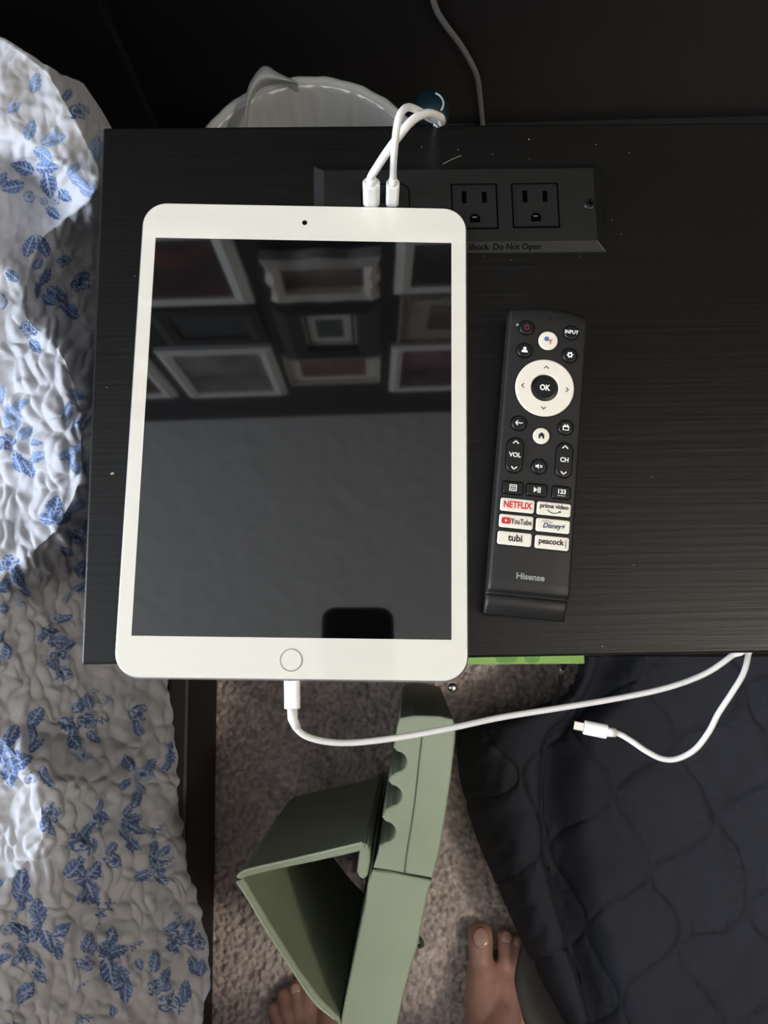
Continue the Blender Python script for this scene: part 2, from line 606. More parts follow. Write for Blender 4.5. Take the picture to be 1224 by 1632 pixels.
M_print_k = mat('black_print', '#1a1716', 0.6)
M_red = mat('red_print', '#c9202c', 0.6)


def rsec(y, zt_, zb=0.0008, wd_=RWD, slope=0.0):
    h = wd_ / 2
    e = .0016
    return [(-h + .003, y, zb), (-h + .0008, y, zb + .0015), (-h, y, zb + .005), (-h, y, zt_ - e), (-h + .0004, y, zt_ - .0005), (-h + e, y, zt_),
            (-h * .5, y + slope, zt_ + .0002), (0, y + slope * 1.4, zt_ + .00025), (h * .5, y + slope, zt_ + .0002),
            (h - e, y, zt_), (h - .0004, y, zt_ - .0005), (h, y, zt_ - e), (h, y, zb + .005), (h - .0008, y, zb + .0015), (h - .003, y, zb)]


def ry(u, v, z=RT):
    return to_local(at(u, v, T + z), rm)


y_step = ry(845, 948).y
secs = [rsec(-RL / 2 - .0005, .0075, .003), rsec(-RL / 2, .0088, .001), rsec(-RL / 2 + .004, .0104, .0), rsec(y_step - .0025, .0128, .0),
        rsec(y_step - .0012, .0112, .0), rsec(y_step - .0001, .0108, .0), rsec(y_step, RT - .0012, .0), rsec(y_step + .0018, RT - .0001, .0), rsec(y_step + .006, RT, .0)]
for k in range(1, 9):
    secs.append(rsec(y_step + .006 + (RL / 2 - y_step - .012) * k / 8, RT, .0))
secs += [rsec(RL / 2 - .002, RT - .0002, .0, RWD, .0012), rsec(RL / 2 - .0004, RT - .001, .0005, RWD - .0004, .002), rsec(RL / 2 + .0002, RT - .0035, .003, RWD - .001, .0022)]
bm = loft_bm(secs)
obj('body', bm, M_remote, rm, True)
ksurf = RT + .0002


def key(name, u, v, w_, h_, r, white=False, hgt=.0011, label=None):
    p = ry(u, v)
    kz = ksurf + hgt
    bm = bmesh.new()
    o2 = rrect(w_, h_, r, 8, p.x, p.y)
    o3 = rrect(w_ - .0006, h_ - .0006, r - .0003, 8, p.x, p.y)
    o4 = rrect(w_ - .0014, h_ - .0014, max(r - .0007, .0002), 8, p.x, p.y)
    add_loft(bm, [z_ring(o2, ksurf - .001), z_ring(o2, kz - .0004), z_ring(o3, kz - .0001), z_ring(o4, kz)])
    k = obj(name, bm, M_wkey if white else M_key, rm)
    if label:
        k['label'] = label
    g = obj('key_gap', ring_bm(rrect(w_ + .0011, h_ + .0011, r + .0005, 8, p.x, p.y), rrect(w_, h_, r, 8, p.x, p.y), ksurf - .001, ksurf + .00012), M_gap, k)
    return k, Vector((p.x, p.y, kz + .00006))


def flat(name, polys, m, parent, org, zt_=.00006):
    bm = bmesh.new()
    for poly in polys:
        add_prism(bm, [(org.x + x, org.y + y) for x, y in poly], org.z - .0001, org.z + zt_)
    return obj(name, bm, m, parent)


def bar(x0, y0, x1, y1, t):
    d_ = Vector((x1 - x0, y1 - y0)).normalized()
    nx_, ny_ = -d_.y * t / 2, d_.x * t / 2
    return [(x0 + nx_, y0 + ny_), (x0 - nx_, y0 - ny_), (x1 - nx_, y1 - ny_), (x1 + nx_, y1 + ny_)]


def chev(cx_, cy_, s_, ang, t):
    ca, sa = math.cos(ang), math.sin(ang)
    R_ = lambda x, y: (cx_ + x * ca - y * sa, cy_ + x * sa + y * ca)
    out = []
    for sg in (-1, 1):
        q_ = bar(sg * s_, -s_ * .5, -sg * t * .25, s_ * .5 + t * .2, t)
        out.append([R_(*k) for k in q_])
    return out


KD = .0074
mm = .001
k, o = key('power_key', 839, 523, KD, KD, KD / 2 - .00001, label='black power key with a red symbol')
pr_ = ring_bm(circ(.00135, 24, o.x, o.y), circ(.00098, 24, o.x, o.y), o.z - .0001, o.z + .00005)
M_dred = mat('dark_red_print', '#7a2630', 0.6)
obj('icon_ring', pr_, M_dred, k)
flat('icon_bar', [bar(0, .0001, 0, .0015, .0004)], M_dred, k, o, .0001)
p = ry(824.5, 518)
bm = bmesh.new()
add_prism(bm, circ(.0007, 16, p.x, p.y), ksurf - .0002, ksurf + .0002)
obj('indicator_light', bm, mat('indicator', '#8a8a88', 0.4), rm)
p = ry(876.5, 509)
bm = bmesh.new()
add_prism(bm, rrect(.0006, .0014, .00025, 4, p.x, p.y), ksurf - .0002, ksurf + .0001)
obj('microphone_hole', bm, M_gap, rm)
k, o = key('input_key', 910, 531, KD, KD, KD / 2 - .00001)
lettering('lettering', 'INPUT', .0026, M_print_w, k, o, .95, .00006)
k, o = key('assistant_key', 873, 544, .0098, .0098, .0048, True, label='white voice key with four coloured dots')
for x, y, r, cl in ((-.0009, .0007, .00125, '#3f6ea8'), (.0011, .0, .00062, '#d23a3a'), (.0019, .0008, .00035, '#c9b59a'), (.0010, -.0013, .00075, '#d9a640')):
    flat('dot', [circ(r, 20, x, y)], mat('dot_' + cl[1:], cl, 0.6), k, o)
k, o = key('profile_key', 835.5, 559, KD, KD, KD / 2 - .00001)
flat('icon', [circ(.00085, 16, 0, .0008), [(-.0016, -.0013), (.0016, -.0013), (.0015, -.0004), (.0008, .0001), (-.0008, .0001), (-.0015, -.0004)]], M_print_w, k, o)
k, o = key('settings_key', 907.5, 567, KD, KD, KD / 2 - .00001)
obj('icon', ring_bm([(o.x + r * math.cos(t), o.y + r * math.sin(t)) for i in range(24) for r, t in [((.0017 if (i % 4) in (0, 1) else .0012), i * 2 * PI / 24)]],
                    circ(.0006, 24, o.x, o.y), o.z - .0001, o.z + .00005), M_print_w, k)
# navigation ring
p = ry(867.5, 619)
RO, RI = .0149, .0070
kz = ksurf + .0012
bm = bmesh.new()
nn = 64
add_loft(bm, [z_ring(circ(RI, nn, p.x, p.y), ksurf - .0008), z_ring(circ(RO, nn, p.x, p.y), ksurf - .0008), z_ring(circ(RO, nn, p.x, p.y), kz - .0005),
              z_ring(circ(RO - .0003, nn, p.x, p.y), kz - .0001), z_ring(circ(RO - .0007, nn, p.x, p.y), kz), z_ring(circ(RI + .0003, nn, p.x, p.y), kz),
              z_ring(circ(RI, nn, p.x, p.y), kz - .0003), z_ring(circ(RI, nn, p.x, p.y), ksurf - .0008)], (False, False))
nr = obj('navigation_ring', bm, M_wkey, rm)
nr['label'] = 'white ring key with four arrows'
obj('key_gap', ring_bm(circ(RO + .0005, nn, p.x, p.y), circ(RO, nn, p.x, p.y), ksurf - .001, ksurf + .0001), M_gap, nr)
o = Vector((p.x, p.y, kz + .00005))
for dx, dy, an in ((0, .0107, 0), (0, -.0107, PI), (.0112, 0, -PI / 2), (-.0112, 0, PI / 2)):
    flat('arrow', chev(dx, dy, .0012, an, .0004), M_print_k, nr, o)
bm = bmesh.new()
add_loft(bm, [z_ring(circ(RI - .0004, 48, p.x, p.y), ksurf - .0008), z_ring(circ(RI - .0004, 48, p.x, p.y), kz - .0008), z_ring(circ(RI - .0016, 48, p.x, p.y), kz - .0004)])
ok = obj('ok_key', bm, M_key, rm)
lettering('lettering', 'OK', .0040, M_print_w, ok, (p.x, p.y, kz - .00034), .85, .00014)
k, o = key('back_key', 826.5, 675, KD, KD, KD / 2 - .00001)
flat('icon', [bar(-.0016, 0, .0018, 0, .0005), bar(-.0018, -.0001, -.0006, .0012, .0005), bar(-.0018, .0001, -.0006, -.0012, .0005)], M_print_w, k, o)
k, o = key('channel_guide_key', 901, 682, KD, KD, KD / 2 - .00001)
obj('icon', ring_bm(rrect(.0032, .0024, .0003, 3, o.x, o.y - .0004), rrect(.0023, .0013, .0002, 3, o.x, o.y - .0006), o.z - .0001, o.z + .00005), M_print_w, k)
flat('icon_aerial', [bar(-.0009, .0016, -.0002, .0007, .0004), bar(.0009, .0016, .0002, .0007, .0004)], M_print_w, k, o)
k, o = key('home_key', 862, 695.5, .0083, .0083, .0041, True)
flat('icon', [[(-.0014, -.0014), (-.0005, -.0014), (-.0005, -.0003), (.0005, -.0003), (.0005, -.0014), (.0014, -.0014), (.0014, .0006), (0, .0018), (-.0014, .0006)]], M_print_k, k, o)
for nm, tx, ua, va in (('volume_key', 'VOL', 820, 726), ('channel_key', 'CH', 898.5, 734)):
    k, o = key(nm, ua, va, .0079, .0178, .0039)
    lettering('lettering', tx, .0032, M_print_w, k, o, .95, .00008)
    for dy, an in ((.0066, 0), (-.0066, PI)):
        flat('arrow', chev(0, dy, .0014, an, .00055), M_print_w, k, o)
k, o = key('mute_key', 858.5, 744, KD, KD, KD / 2 - .00001)
flat('icon', [[(-.0019, -.0005), (-.0011, -.0005), (-.0002, -.0013), (-.0002, .0013), (-.0011, .0005), (-.0019, .0005)],
              bar(.0004, -.0006, .0015, .0006, .0004), bar(.0004, .0006, .0015, -.0006, .0004)], M_print_w, k, o)
k, o = key('menu_key', 817, 778, .0098, .0060, .0010)
obj('icon', ring_bm(rrect(.0036, .0033, .0003, 3, o.x, o.y), rrect(.0028, .0025, .0002, 3, o.x, o.y), o.z - .0001, o.z + .00005), M_print_w, k)
flat('icon_lines', [bar(-.0011, .0005, .0011, .0005, .0004), bar(-.0011, -.0005, .0011, -.0005, .0004)], M_print_w, k, o)
k, o = key('play_pause_key', 855, 781.5, .0098, .0060, .0010)
flat('icon', [[(-.0016, -.0014), (.0002, 0), (-.0016, .0014)], bar(.0006, -.0014, .0006, .0014, .0005), bar(.0015, -.0014, .0015, .0014, .0005)], M_print_w, k, o)
k, o = key('number_key', 894, 785.5, .0088, .0060, .0010)
lettering('lettering', '123', .0031, M_print_w, k, o + Vector((0, .0003, 0)), .95, .00009)
flat('icon', [circ(.00022, 8, x, -.0017) for x in (-.0016, -.0008, 0, .0008, .0016)], M_print_w, k, o)
AW, AH = .0168, .0066
k, o = key('streaming_key', 824, 806, AW, AH, .0011, True)
lettering('lettering', 'NETFLIX', .0046, M_red, k, o, .80, .00014)
k, o = key('streaming_key', 882, 812, AW, AH, .0011, True)
lettering('lettering', 'prime video', .0031, M_print_k, k, o + Vector((0, .0012, 0)), .95, .00008)
ar = [Vector((o.x - .0034, o.y - .0007, o.z)), Vector((o.x - .0012, o.y - .0020, o.z)), Vector((o.x + .0012, o.y - .0020, o.z)), Vector((o.x + .0031, o.y - .0010, o.z))]
obj('smile_mark', tube_bm(catmull(ar, 5), .0002, 6), M_print_k, k)
flat('smile_tip', [[(.0034, -.0007), (.0022, -.0009), (.0033, -.0019)]], M_print_k, k, o)
k, o = key('streaming_key', 822, 832, AW, AH, .0011, True)
flat('red_badge', [rrect(.0046, .0032, .0010, 5, -.0050, .0001)], M_red, k, o)
flat('play_mark', [[(-.0055, -.0006), (-.0043, .0001), (-.0055, .0008)]], M_print_w, k, o, .00014)
lettering('lettering', 'YouTube', .0038, M_print_k, k, o + Vector((.0025, 0, 0)), .72, .00008)
k, o = key('streaming_key', 880.5, 838.5, AW, AH, .0011, True)
M_navy = mat('navy_print', '#28305a', 0.6)
lettering('lettering', 'Disney+', .0036, M_navy, k, o + Vector((.0003, -.0002, 0)), .9, .00008, shear=0.25)
ar = [Vector((o.x - .0056, o.y + .0017, o.z)), Vector((o.x - .0030, o.y + .0021, o.z)), Vector((o.x - .0004, o.y + .0012, o.z))]
obj('arc_mark', tube_bm(catmull(ar, 6), .00013, 5), M_navy, k)
k, o = key('streaming_key', 819.5, 859, AW, AH, .0011, True)
lettering('lettering', 'tubi', .0048, M_print_k, k, o + Vector((.0003, .0002, 0)), .95, .00012)
k, o = key('streaming_key', 879, 865.5, AW, AH, .0011, True)
lettering('lettering', 'peacock', .0039, M_print_k, k, o + Vector((-.0006, .0004, 0)), .95, .00010)
for i, cl in enumerate(('#c9a23c', '#b8593e', '#8a5fa0', '#3f72b0', '#4c8a62')):
    flat('colour_dot', [rrect(.0004, .0006, .0001, 2, .0067, .0016 - i * .0008)], M_print_k, k, o)
p = ry(845, 920)
lettering('lettering', 'Hisense', .0042, mat('grey_print', '#8f8f8d', 0.5), rm, (p.x, p.y, ksurf + .0001), 1.05, .00012)

# ------------------------------------------------------------------ white cables
def cable(name, label, path, r=.00155):
    t_ = thing(name, label, 'cable', path[0])
    P = [Vector(p_) - path[0] for p_ in path]
    obj('cord', tube_bm(catmull(P, 10), r, 12), M_cable, t_, True)
    return t_


# from the tablet to the front of the nightstand
pa = at(465.5, 1088, T + .0038)
zc = T + .0038
route = [(466, 1128, zc), (466, 1144, zc - .0005), (472, 1160, zc - .002), (490, 1174, zc - .005), (525, 1182.5, zc - .009), (570, 1183, zc - .013), (640, 1174.5, zc - .017), (720, 1160, zc - .022),
         (800, 1143, zc - .028), (900, 1127, zc - .034), (1000, 1110, zc - .04), (1070, 1094, zc - .043), (1125, 1073, zc - .045), (1165, 1046, zc - .045), (1195, 1018, zc - .05)]
path = [at(*q_) for q_ in route] + [Vector((.40, .06, T - .10)), Vector((.405, .10, .43)), Vector((.38, .16, .402))]
c1 = cable('charging_cable', 'white cable plugged into the tablet and running right under the nightstand', path, .00165)
o0 = path[0]
dirv = (at(466, 1130, zc) - pa).normalized()
L0 = (at(466, 1129, zc) - pa).length
bm = bmesh.new()
R_ = Matrix.Translation(pa - o0) @ Matrix.Rotation(math.atan2(-dirv.x, dirv.y), 4, 'Z')
sec = rrect(.0079, .0046, .0021, 5)
add_loft(bm, [[R_ @ Vector((x, y_, z)) for x, z in sec] for y_ in (-.001, L0 * .5, L0)])
obj('connector', bm, M_cable2, c1, False)
e0 = at(466, 1128, zc) - o0
e1 = at(473, 1160, zc - .002) - o0
obj('strain_relief', tube_bm([e0, at(466.5, 1145, zc - .0006) - o0, e1], [.0026, .0025, .0022], 14), M_cable2, c1, True)

# spare cable with a bare tip
zc = T - .045
route = [(977, 1167, zc), (990, 1171, zc), (1008, 1182, zc), (1030, 1197, zc), (1055, 1209, zc - .001), (1080, 1209, zc - .001), (1108, 1194, zc), (1130, 1166, zc + .001), (1145, 1137, zc + .001),
         (1166, 1105, zc + .001), (1184, 1075, zc), (1192, 1046, zc - .003), (1193, 1015, zc - .01)]
path = [at(*q_) for q_ in route] + [Vector((.385, .045, T - .12)), Vector((.39, .09, .43)), Vector((.35, .17, .402))]
c2 = cable('charging_cable', 'white cable with an unplugged metal tip hanging over the dark quilt', path, .0016)
o0 = path[0]
pb_, pe_ = at(931, 1159, zc), at(966, 1166, zc)
dv = (pe_ - pb_).normalized()
bm = bmesh.new()
R_ = Matrix.Translation(pb_ - o0) @ Matrix.Rotation(math.atan2(-dv.x, dv.y), 4, 'Z')
add_loft(bm, [[R_ @ Vector((x, y_, z)) for x, z in rrect(.0078 * s_, .0048 * s_, .0022 * s_, 5)] for y_, s_ in ((0, .94), (.0006, 1), ((pe_ - pb_).length, 1), ((pe_ - pb_).length + .0004, .9))])
obj('connector', bm, M_cable2, c2)
obj('strain_relief', tube_bm([pe_ - o0, at(981, 1168, zc) - o0], [.0028, .0024], 12), M_cable2, c2, True)
bm = bmesh.new()
add_loft(bm, [[R_ @ Vector((x, y_, z)) for x, z in rrect(.0052, .0015, .0006, 4)] for y_ in (-.0058, .001)])
tip = obj('tip', bm, M_steel, c2)
tip['label'] = 'bare metal tip'

# two plugs standing in the charging ports behind the tablet
zp = T + .0042
for nm, lab, (ub, vb), w_, t_, r_, hh_, rt, tail in (
        ('charging_cable', 'thicker white cable with a wide rounded plug standing left in the power panel', (592, 322), .0090, .0072, .0032, .0185, .0021,
         [(600, 268, .036), (617, 242, .042), (638, 214, .046), (657, 192, .047), (678, 181, .044), (695, 184, .036), (704, 193, .024)]),
        ('charging_cable', 'thinner white cable with a slim flat plug standing right in the power panel', (625, 322), .0070, .0056, .0018, .0180, .0018,
         [(627, 262, .036), (629, 236, .046), (632, 205, .054), (638, 182, .056), (650, 171, .052), (668, 177, .042), (684, 188, .030), (698, 197, .016)])):
    base = at(ub, vb, zp)
    top = base + Vector((0, 0, hh_))
    path = [top - Vector((0, 0, .002)), top + Vector((0, .0006, .004))] + [at(u, v, T + z) for u, v, z in tail]
    e = path[-1]
    path += [Vector((e.x + .002, NS_D + .012, T - .03)), Vector((e.x + .004, NS_D + .014, T - .15)), Vector((e.x + .02, NS_D + .03, .18)), Vector((e.x + .05, NS_D + .06, .02)), Vector((e.x + .10, NS_D + .10, .005))]
    cc_ = cable(nm, lab, path, rt)
    o0 = path[0]
    bm = bmesh.new()
    b0 = base - o0
    rings = [z_ring(rrect(w_, t_, r_, 6, b0.x, b0.y), b0.z), z_ring(rrect(w_, t_, r_, 6, b0.x, b0.y), b0.z + hh_ - .0012),
             z_ring(rrect(w_ * .86, t_ * .86, r_ * .86, 6, b0.x, b0.y), b0.z + hh_), z_ring(rrect(w_ * .55, t_ * .55, r_ * .55, 6, b0.x, b0.y), b0.z + hh_ - .0006)]
    obj('connector', loft_bm(rings), M_cable2, cc_)
    bm = bmesh.new()
    add_tube(bm, [path[0] - o0, path[1] - o0], [rt * 1.28, rt * 1.1], 12)
    obj('strain_relief', bm, M_cable2, cc_, True)

# black lead hanging below the nightstand edge
path = [at(898, 1050, .34), at(897, 1066, .32), at(893, 1085, .28), at(887, 1110, .22), at(880, 1132, .13)]
bl = thing('black_lead', 'thin black lead hanging under the nightstand beside the green book', 'cable', path[0])
obj('cord', tube_bm(catmull([p_ - path[0] for p_ in path], 8), .0022, 10), mat('black_rubber', '#0b0b0b', 0.5), bl, True)
obj('metal_end', tube_bm([path[1] - path[0] + Vector((0, .002, .001)), path[1] - path[0] + Vector((-.0003, -.003, -.003))], .0030, 10), mat('worn_metal', '#6a665f', 0.4, metal=0.7), bl, True)

# green book on the shelf, its edge poking out below the tabletop
zb = .445
xr = at(932, 1052, zb).x
yf = at(840, 1059.5, zb).y
bk = thing('book', 'bright green hardcover book poking out from the nightstand shelf', 'book', (xr, yf, .4005), -.012)
Mg = mat('green_cover', '#7ba04a', 0.5, var=(60, '#86a956', .35, .7))
Mgl = mat('green_cover_leaf', '#5f8a3c', 0.5)
cv = obj('cover', box_bm((-.20, 0, .0425), (0, .24, .0445), .0006, 1), Mg, bk)
obj('cover', box_bm((-.20, 0, 0), (0, .24, .002), .0006, 1), Mg, bk)
obj('page_block', box_bm((-.197, .003, .002), (-.003, .237, .0425)), mat('paper', '#d8d2c0', 0.8), bk)
for px_, r in ((-.052, .0085), (-.035, .006)):
    bm = bmesh.new()
    add_prism(bm, [(px_ + r * math.cos(t) * (1 + .15 * math.sin(5 * t)), .0052 + .0048 * math.sin(t)) for t in np.linspace(0, 2 * PI, 20)[:-1]], .0444, .04458)
    obj('leaf_print', bm, Mgl, cv)

# ------------------------------------------------------------------ sage green folding stand, standing on end on the carpet
ZS = .300
stand = thing('tablet_stand', 'sage green padded folding stand with scalloped grooves standing on the carpet', 'stand', tuple(at(600, 1400, 0)))
so = Vector(stand.location)
LEAN = Vector((.014, .004, 0))


def outline(px):
    return [at(u, v, ZS) for u, v in px]


def slab(name, px, m, parent=stand, z1=ZS, z0=0.004, inset=.0022, smooth=False):
    """extrude an outline seen at the stand's upper end down to the carpet, with a soft rounded upper edge"""
    P = outline(px)
    c_ = sum(P, Vector()) / len(P)
    n_ = len(P)
    nrm = []
    area = sum(P[i].x * P[(i + 1) % n_].y - P[(i + 1) % n_].x * P[i].y for i in range(n_))
    sg = 1 if area > 0 else -1
    for i in range(n_):
        t = (P[(i + 1) % n_] - P[i - 1]).normalized()
        nrm.append(Vector((-t.y, t.x, 0)) * sg)
    rg = []
    for f_, ins in ((0, inset), (.0, 0), (.5, 0), (1, 0)):
        z = z0 + (z1 - z0) * f_
        rg.append([Vector((p_.x, p_.y, 0)) + LEAN * (1 - f_) + nrm[i] * ins * 0 + Vector((0, 0, z)) - so for i, p_ in enumerate(P)])
    rg = rg[1:]
    rg[-1] = [q_ - Vector((0, 0, inset)) for q_ in rg[-1]]
    for k_ in (1, 2, 3):
        a_ = k_ * PI / 6
        rg.append([Vector((p_.x, p_.y, z1)) + nrm[i] * inset * (1 - math.cos(a_)) - Vector((0, 0, inset * (1 - math.sin(a_)))) - so for i, p_ in enumerate(P)])
    bm = loft_bm(rg)
    o_ = obj(name, bm, m, parent)
    return o_


def arc_px(cx_, cy_, r, a0, a1, n_=8, ry_=None):
    return [(cx_ + r * math.cos(t), cy_ + (ry_ or r) * math.sin(t)) for t in np.linspace(a0, a1, n_)]


# ridge block with three grooves cut in its left face
left = [(638, 1144), (633, 1158), (629, 1185)]
for cx_, cy_, r in ((630, 1214, 19), (622, 1268, 19), (612, 1326, 19)):
    left += [(cx_ - 3, cy_ - r - 4)] + arc_px(cx_, cy_, r, -PI / 2 + .15, PI / 2 - .15, 9, r * .86) + [(cx_ - 7, cy_ + r + 3)]
left += [(602, 1362), (595, 1384)]
right = [(689, 1400), (700, 1362), (709, 1310), (719, 1240), (725, 1185), (727, 1160), (722, 1146), (700, 1141), (660, 1140)]
rb = slab('ridge_block', left + right, M_sage)
# padded base below the fold seam
base_px = [(594, 1387), (586, 1410), (583, 1440), (574, 1480), (564, 1530), (551, 1590), (541, 1640), (535, 1690), (560, 1702), (600, 1706), (622, 1700), (634, 1632), (645, 1580), (655, 1545), (667, 1505), (676, 1455), (684, 1420), (688, 1403), (640, 1392)]
bp_ = slab('base_pad', base_px, M_sage)
# seams
for nm, px in (('fold_seam', [(596, 1385.5), (620, 1388), (645, 1394), (688, 1402)]), ('long_seam', [(673, 1168), (668, 1210), (659, 1290), (648, 1360), (644, 1393)])):
    P = [at(u, v, ZS + .0003) - so for u, v in px]
    obj(nm, tube_bm(catmull(P, 6), .00055, 6), M_seam, rb, True)
# flaps
slab('front_flap', [(381, 1402), (388, 1400), (410, 1437), (440, 1487), (475, 1543), (512, 1593), (541, 1622), (546, 1640), (530, 1622), (500, 1596), (462, 1540), (425, 1483), (395, 1432), (377, 1406)], M_sage, z0=.02, inset=.0018)
slab('back_flap', [(376, 1398), (390, 1387), (440, 1376), (500, 1362), (550, 1350), (580, 1343), (588, 1350), (570, 1358), (545, 1364), (500, 1374), (440, 1386), (392, 1398), (384, 1402)], M_sage, z0=.045, inset=.0018)
slab('tucked_lip', [(577, 1344), (585, 1345), (590, 1356), (590, 1375), (586, 1396), (580, 1402), (573, 1399), (569, 1390), (571, 1372), (573, 1358)], M_sage, z0=.02, inset=.0022)
for nm, px in (('piping', [(377, 1404), (395, 1431), (425, 1482), (462, 1539), (500, 1595), (534, 1624)]), ('piping', [(378, 1397), (392, 1387), (440, 1375.5), (500, 1361.5), (550, 1349.5), (578, 1343)])):
    P = [at(u, v, ZS - .0004) - so for u, v in px]
    obj(nm, tube_bm(catmull(P, 6), .0011, 8), M_sage_edge, stand, True)
# dark tube for a notch in the right edge, steel nub for a far glint
P = [at(667, 1494, ZS - .004) - so, at(671, 1499, ZS - .004) - so, at(672.5, 1506, ZS - .005) - so, at(667, 1509, ZS - .006) - so]
obj('edge_notch', tube_bm(catmull(P, 6), .0016, 8), mat('dark_notch', '#2b3026', 0.7), stand, True)  # stands for a small dark notch in the edge
P = at(721, 1096, ZS - .10) - so
bm = bmesh.new()
add_lathe(bm, [(.0045, 0), (.0045, .0018), (.003, .003), (0.0002, .0032)], 16, P, (True, True))
obj('glint_nub', bm, M_steel, stand, True)  # nub added to give the small glint

# ------------------------------------------------------------------ floral quilt over the bed on the left
BLUE_D, BLUE, BLUE_L = np.array(lin('#3c5180')[:3]), np.array(lin('#5874a8')[:3]), np.array(lin('#90a9d0')[:3])
CLOTH = np.array(lin('#b6b6ba')[:3])


def stretch(a0, dense0, dense1, a1, step, n0, n1):
    """monotone samples: coarse outside, dense between"""
    l = dense0 - np.geomspace(1, abs(dense0 - a0) + 1, n0)[::-1] + 1
    r = dense1 + np.geomspace(1, abs(a1 - dense1) + 1, n1) - 1
    return np.concatenate([l[:-1], np.arange(dense0, dense1, step), r[1:] if r[0] == dense1 else r])


tt = np.linspace(0, 1, 232)
ss = stretch(0, 0.0, 1650, 3700, 1.5, 2, 36)
ss = np.unique(ss)
S_, T_ = np.meshgrid(ss, tt, indexing='ij')


def interp(x, pts):
    xs, ys = zip(*pts)
    return np.interp(x, xs, ys)


def smooth1(f, x, w_=18):
    ks = np.linspace(-2.4, 2.4, 13)
    wt = np.exp(-(ks / 1.4) ** 2)
    return sum(q_ * f(x + k_ * w_) for k_, q_ in zip(ks, wt)) / wt.sum()


us_f = lambda v: interp(v, [(0, 292), (1060, 280), (1090, 266), (1140, 276), (1200, 284), (1300, 287), (1380, 298), (1440, 316), (1490, 331), (1560, 336), (1632, 321), (1720, 300), (3800, 280)])
ut_f = lambda v: interp(v, [(0, 155), (310, 158), (380, 60), (500, 30), (560, 100), (640, 128), (760, 132), (850, 90), (930, -10), (1150, -25), (1240, 60), (1350, 70), (1430, -20), (3800, -40)])
vt_f = lambda u: interp(u, [(-2600, -140), (-300, -140), (-60, 15), (0, 58), (60, 96), (90, 114), (122, 128), (140, 158), (163, 208), (200, 238), (400, 240)])
# columns: from the far left of the bed to the silhouette of the drape
us = smooth1(us_f, S_ + 238 * np.exp(-S_ / 330.0), 12)
far = 40
cfrac = np.concatenate([-420 - np.geomspace(6, 2080, 48)[::-1], np.arange(-420, -1.5, 2.6)])
ucols = np.concatenate([cfrac - 12.0, np.zeros(0)])
U0 = np.broadcast_to(ucols, (len(ss), len(ucols)))
U1 = -13.0 + (us + 13.0) * T_
U = np.concatenate([U0, U1], 1)
S2 = np.broadcast_to(ss[:, None], U.shape)
V = S2 + vt_f(U) * np.exp(-S2 / 330.0)
us_v = smooth1(us_f, V, 12)
ut_v = smooth1(ut_f, V, 18)
tfall = np.clip((U - ut_v) / np.maximum(us_v - ut_v, 40), 0, 1.05)
ZB = .45
drop = 0.30 * (0.25 * tfall + 0.75 * tfall ** 1.7)
drop = np.where(tfall <= 0, 0, drop)
Zq = ZB - drop
# a hollow below the pillow, in the shade of the higher bed beside it
hol = V - 0.75 * U
Zq -= 0.050 * np.exp(-((U - 75) / 90) ** 2) * sstep(185, 270, hol) * (1 - sstep(390, 470, hol))
# pillow hump at the head end with a steep lower slope, and its turned-away far rim
pil = 1 - sstep(0, 1, (V - (395 + 0.75 * U)) / 70)
Zq += 0.035 * pil
rid = interp(np.clip(U, -200, 400), [(-200, -60), (0, 62), (40, 88), (78, 118), (110, 175), (155, 262), (170, 300)])
over = np.clip((rid - V) / 60, 0, 1.6)
Zq -= 0.06 * over ** 1.3
# soft rumples
Zq += 0.016 * (vnoise(U / 95 + 3, V / 120, 31) - .5) + 0.010 * (vnoise(U / 48, V / 60 + 9, 32) - .5)
# the drape swells where it meets the light at mid height
Zq += 0.018 * np.exp(-((V - 690) / 110) ** 2) * sstep(-40, 100, U)
P = at_np(U, V, Zq)
# stippled quilting: soft puffs standing along the normal
dU = np.gradient(P, axis=1)
dV = np.gradient(P, axis=0)
N = np.cross(dU, dV)
N /= np.linalg.norm(N, axis=-1, keepdims=True) + 1e-12
N *= np.sign((N * (CN - P)).sum(-1, keepdims=True) + 1e-12)
wx = U / 22 + 0.9 * (vnoise(U / 34, V / 34, 41) - .5)
wy = V / 36 + 0.9 * (vnoise(U / 30 + 50, V / 30, 42) - .5)
f1, f2 = worley(wx, wy, 43)
puff = 0.95 * np.exp(-(f1 / .50) ** 2) + 0.18 * sstep(0, .5, f2 - f1)
relief = 0.30 + 0.70 * sstep(400, 560, V) * (1 - 0.45 * sstep(1440, 1560, V))
P = P + N * ((puff - .5) * 0.0036 * relief + 0.0022 * (vnoise(U / 11, V / 13, 44) - .5))[..., None]

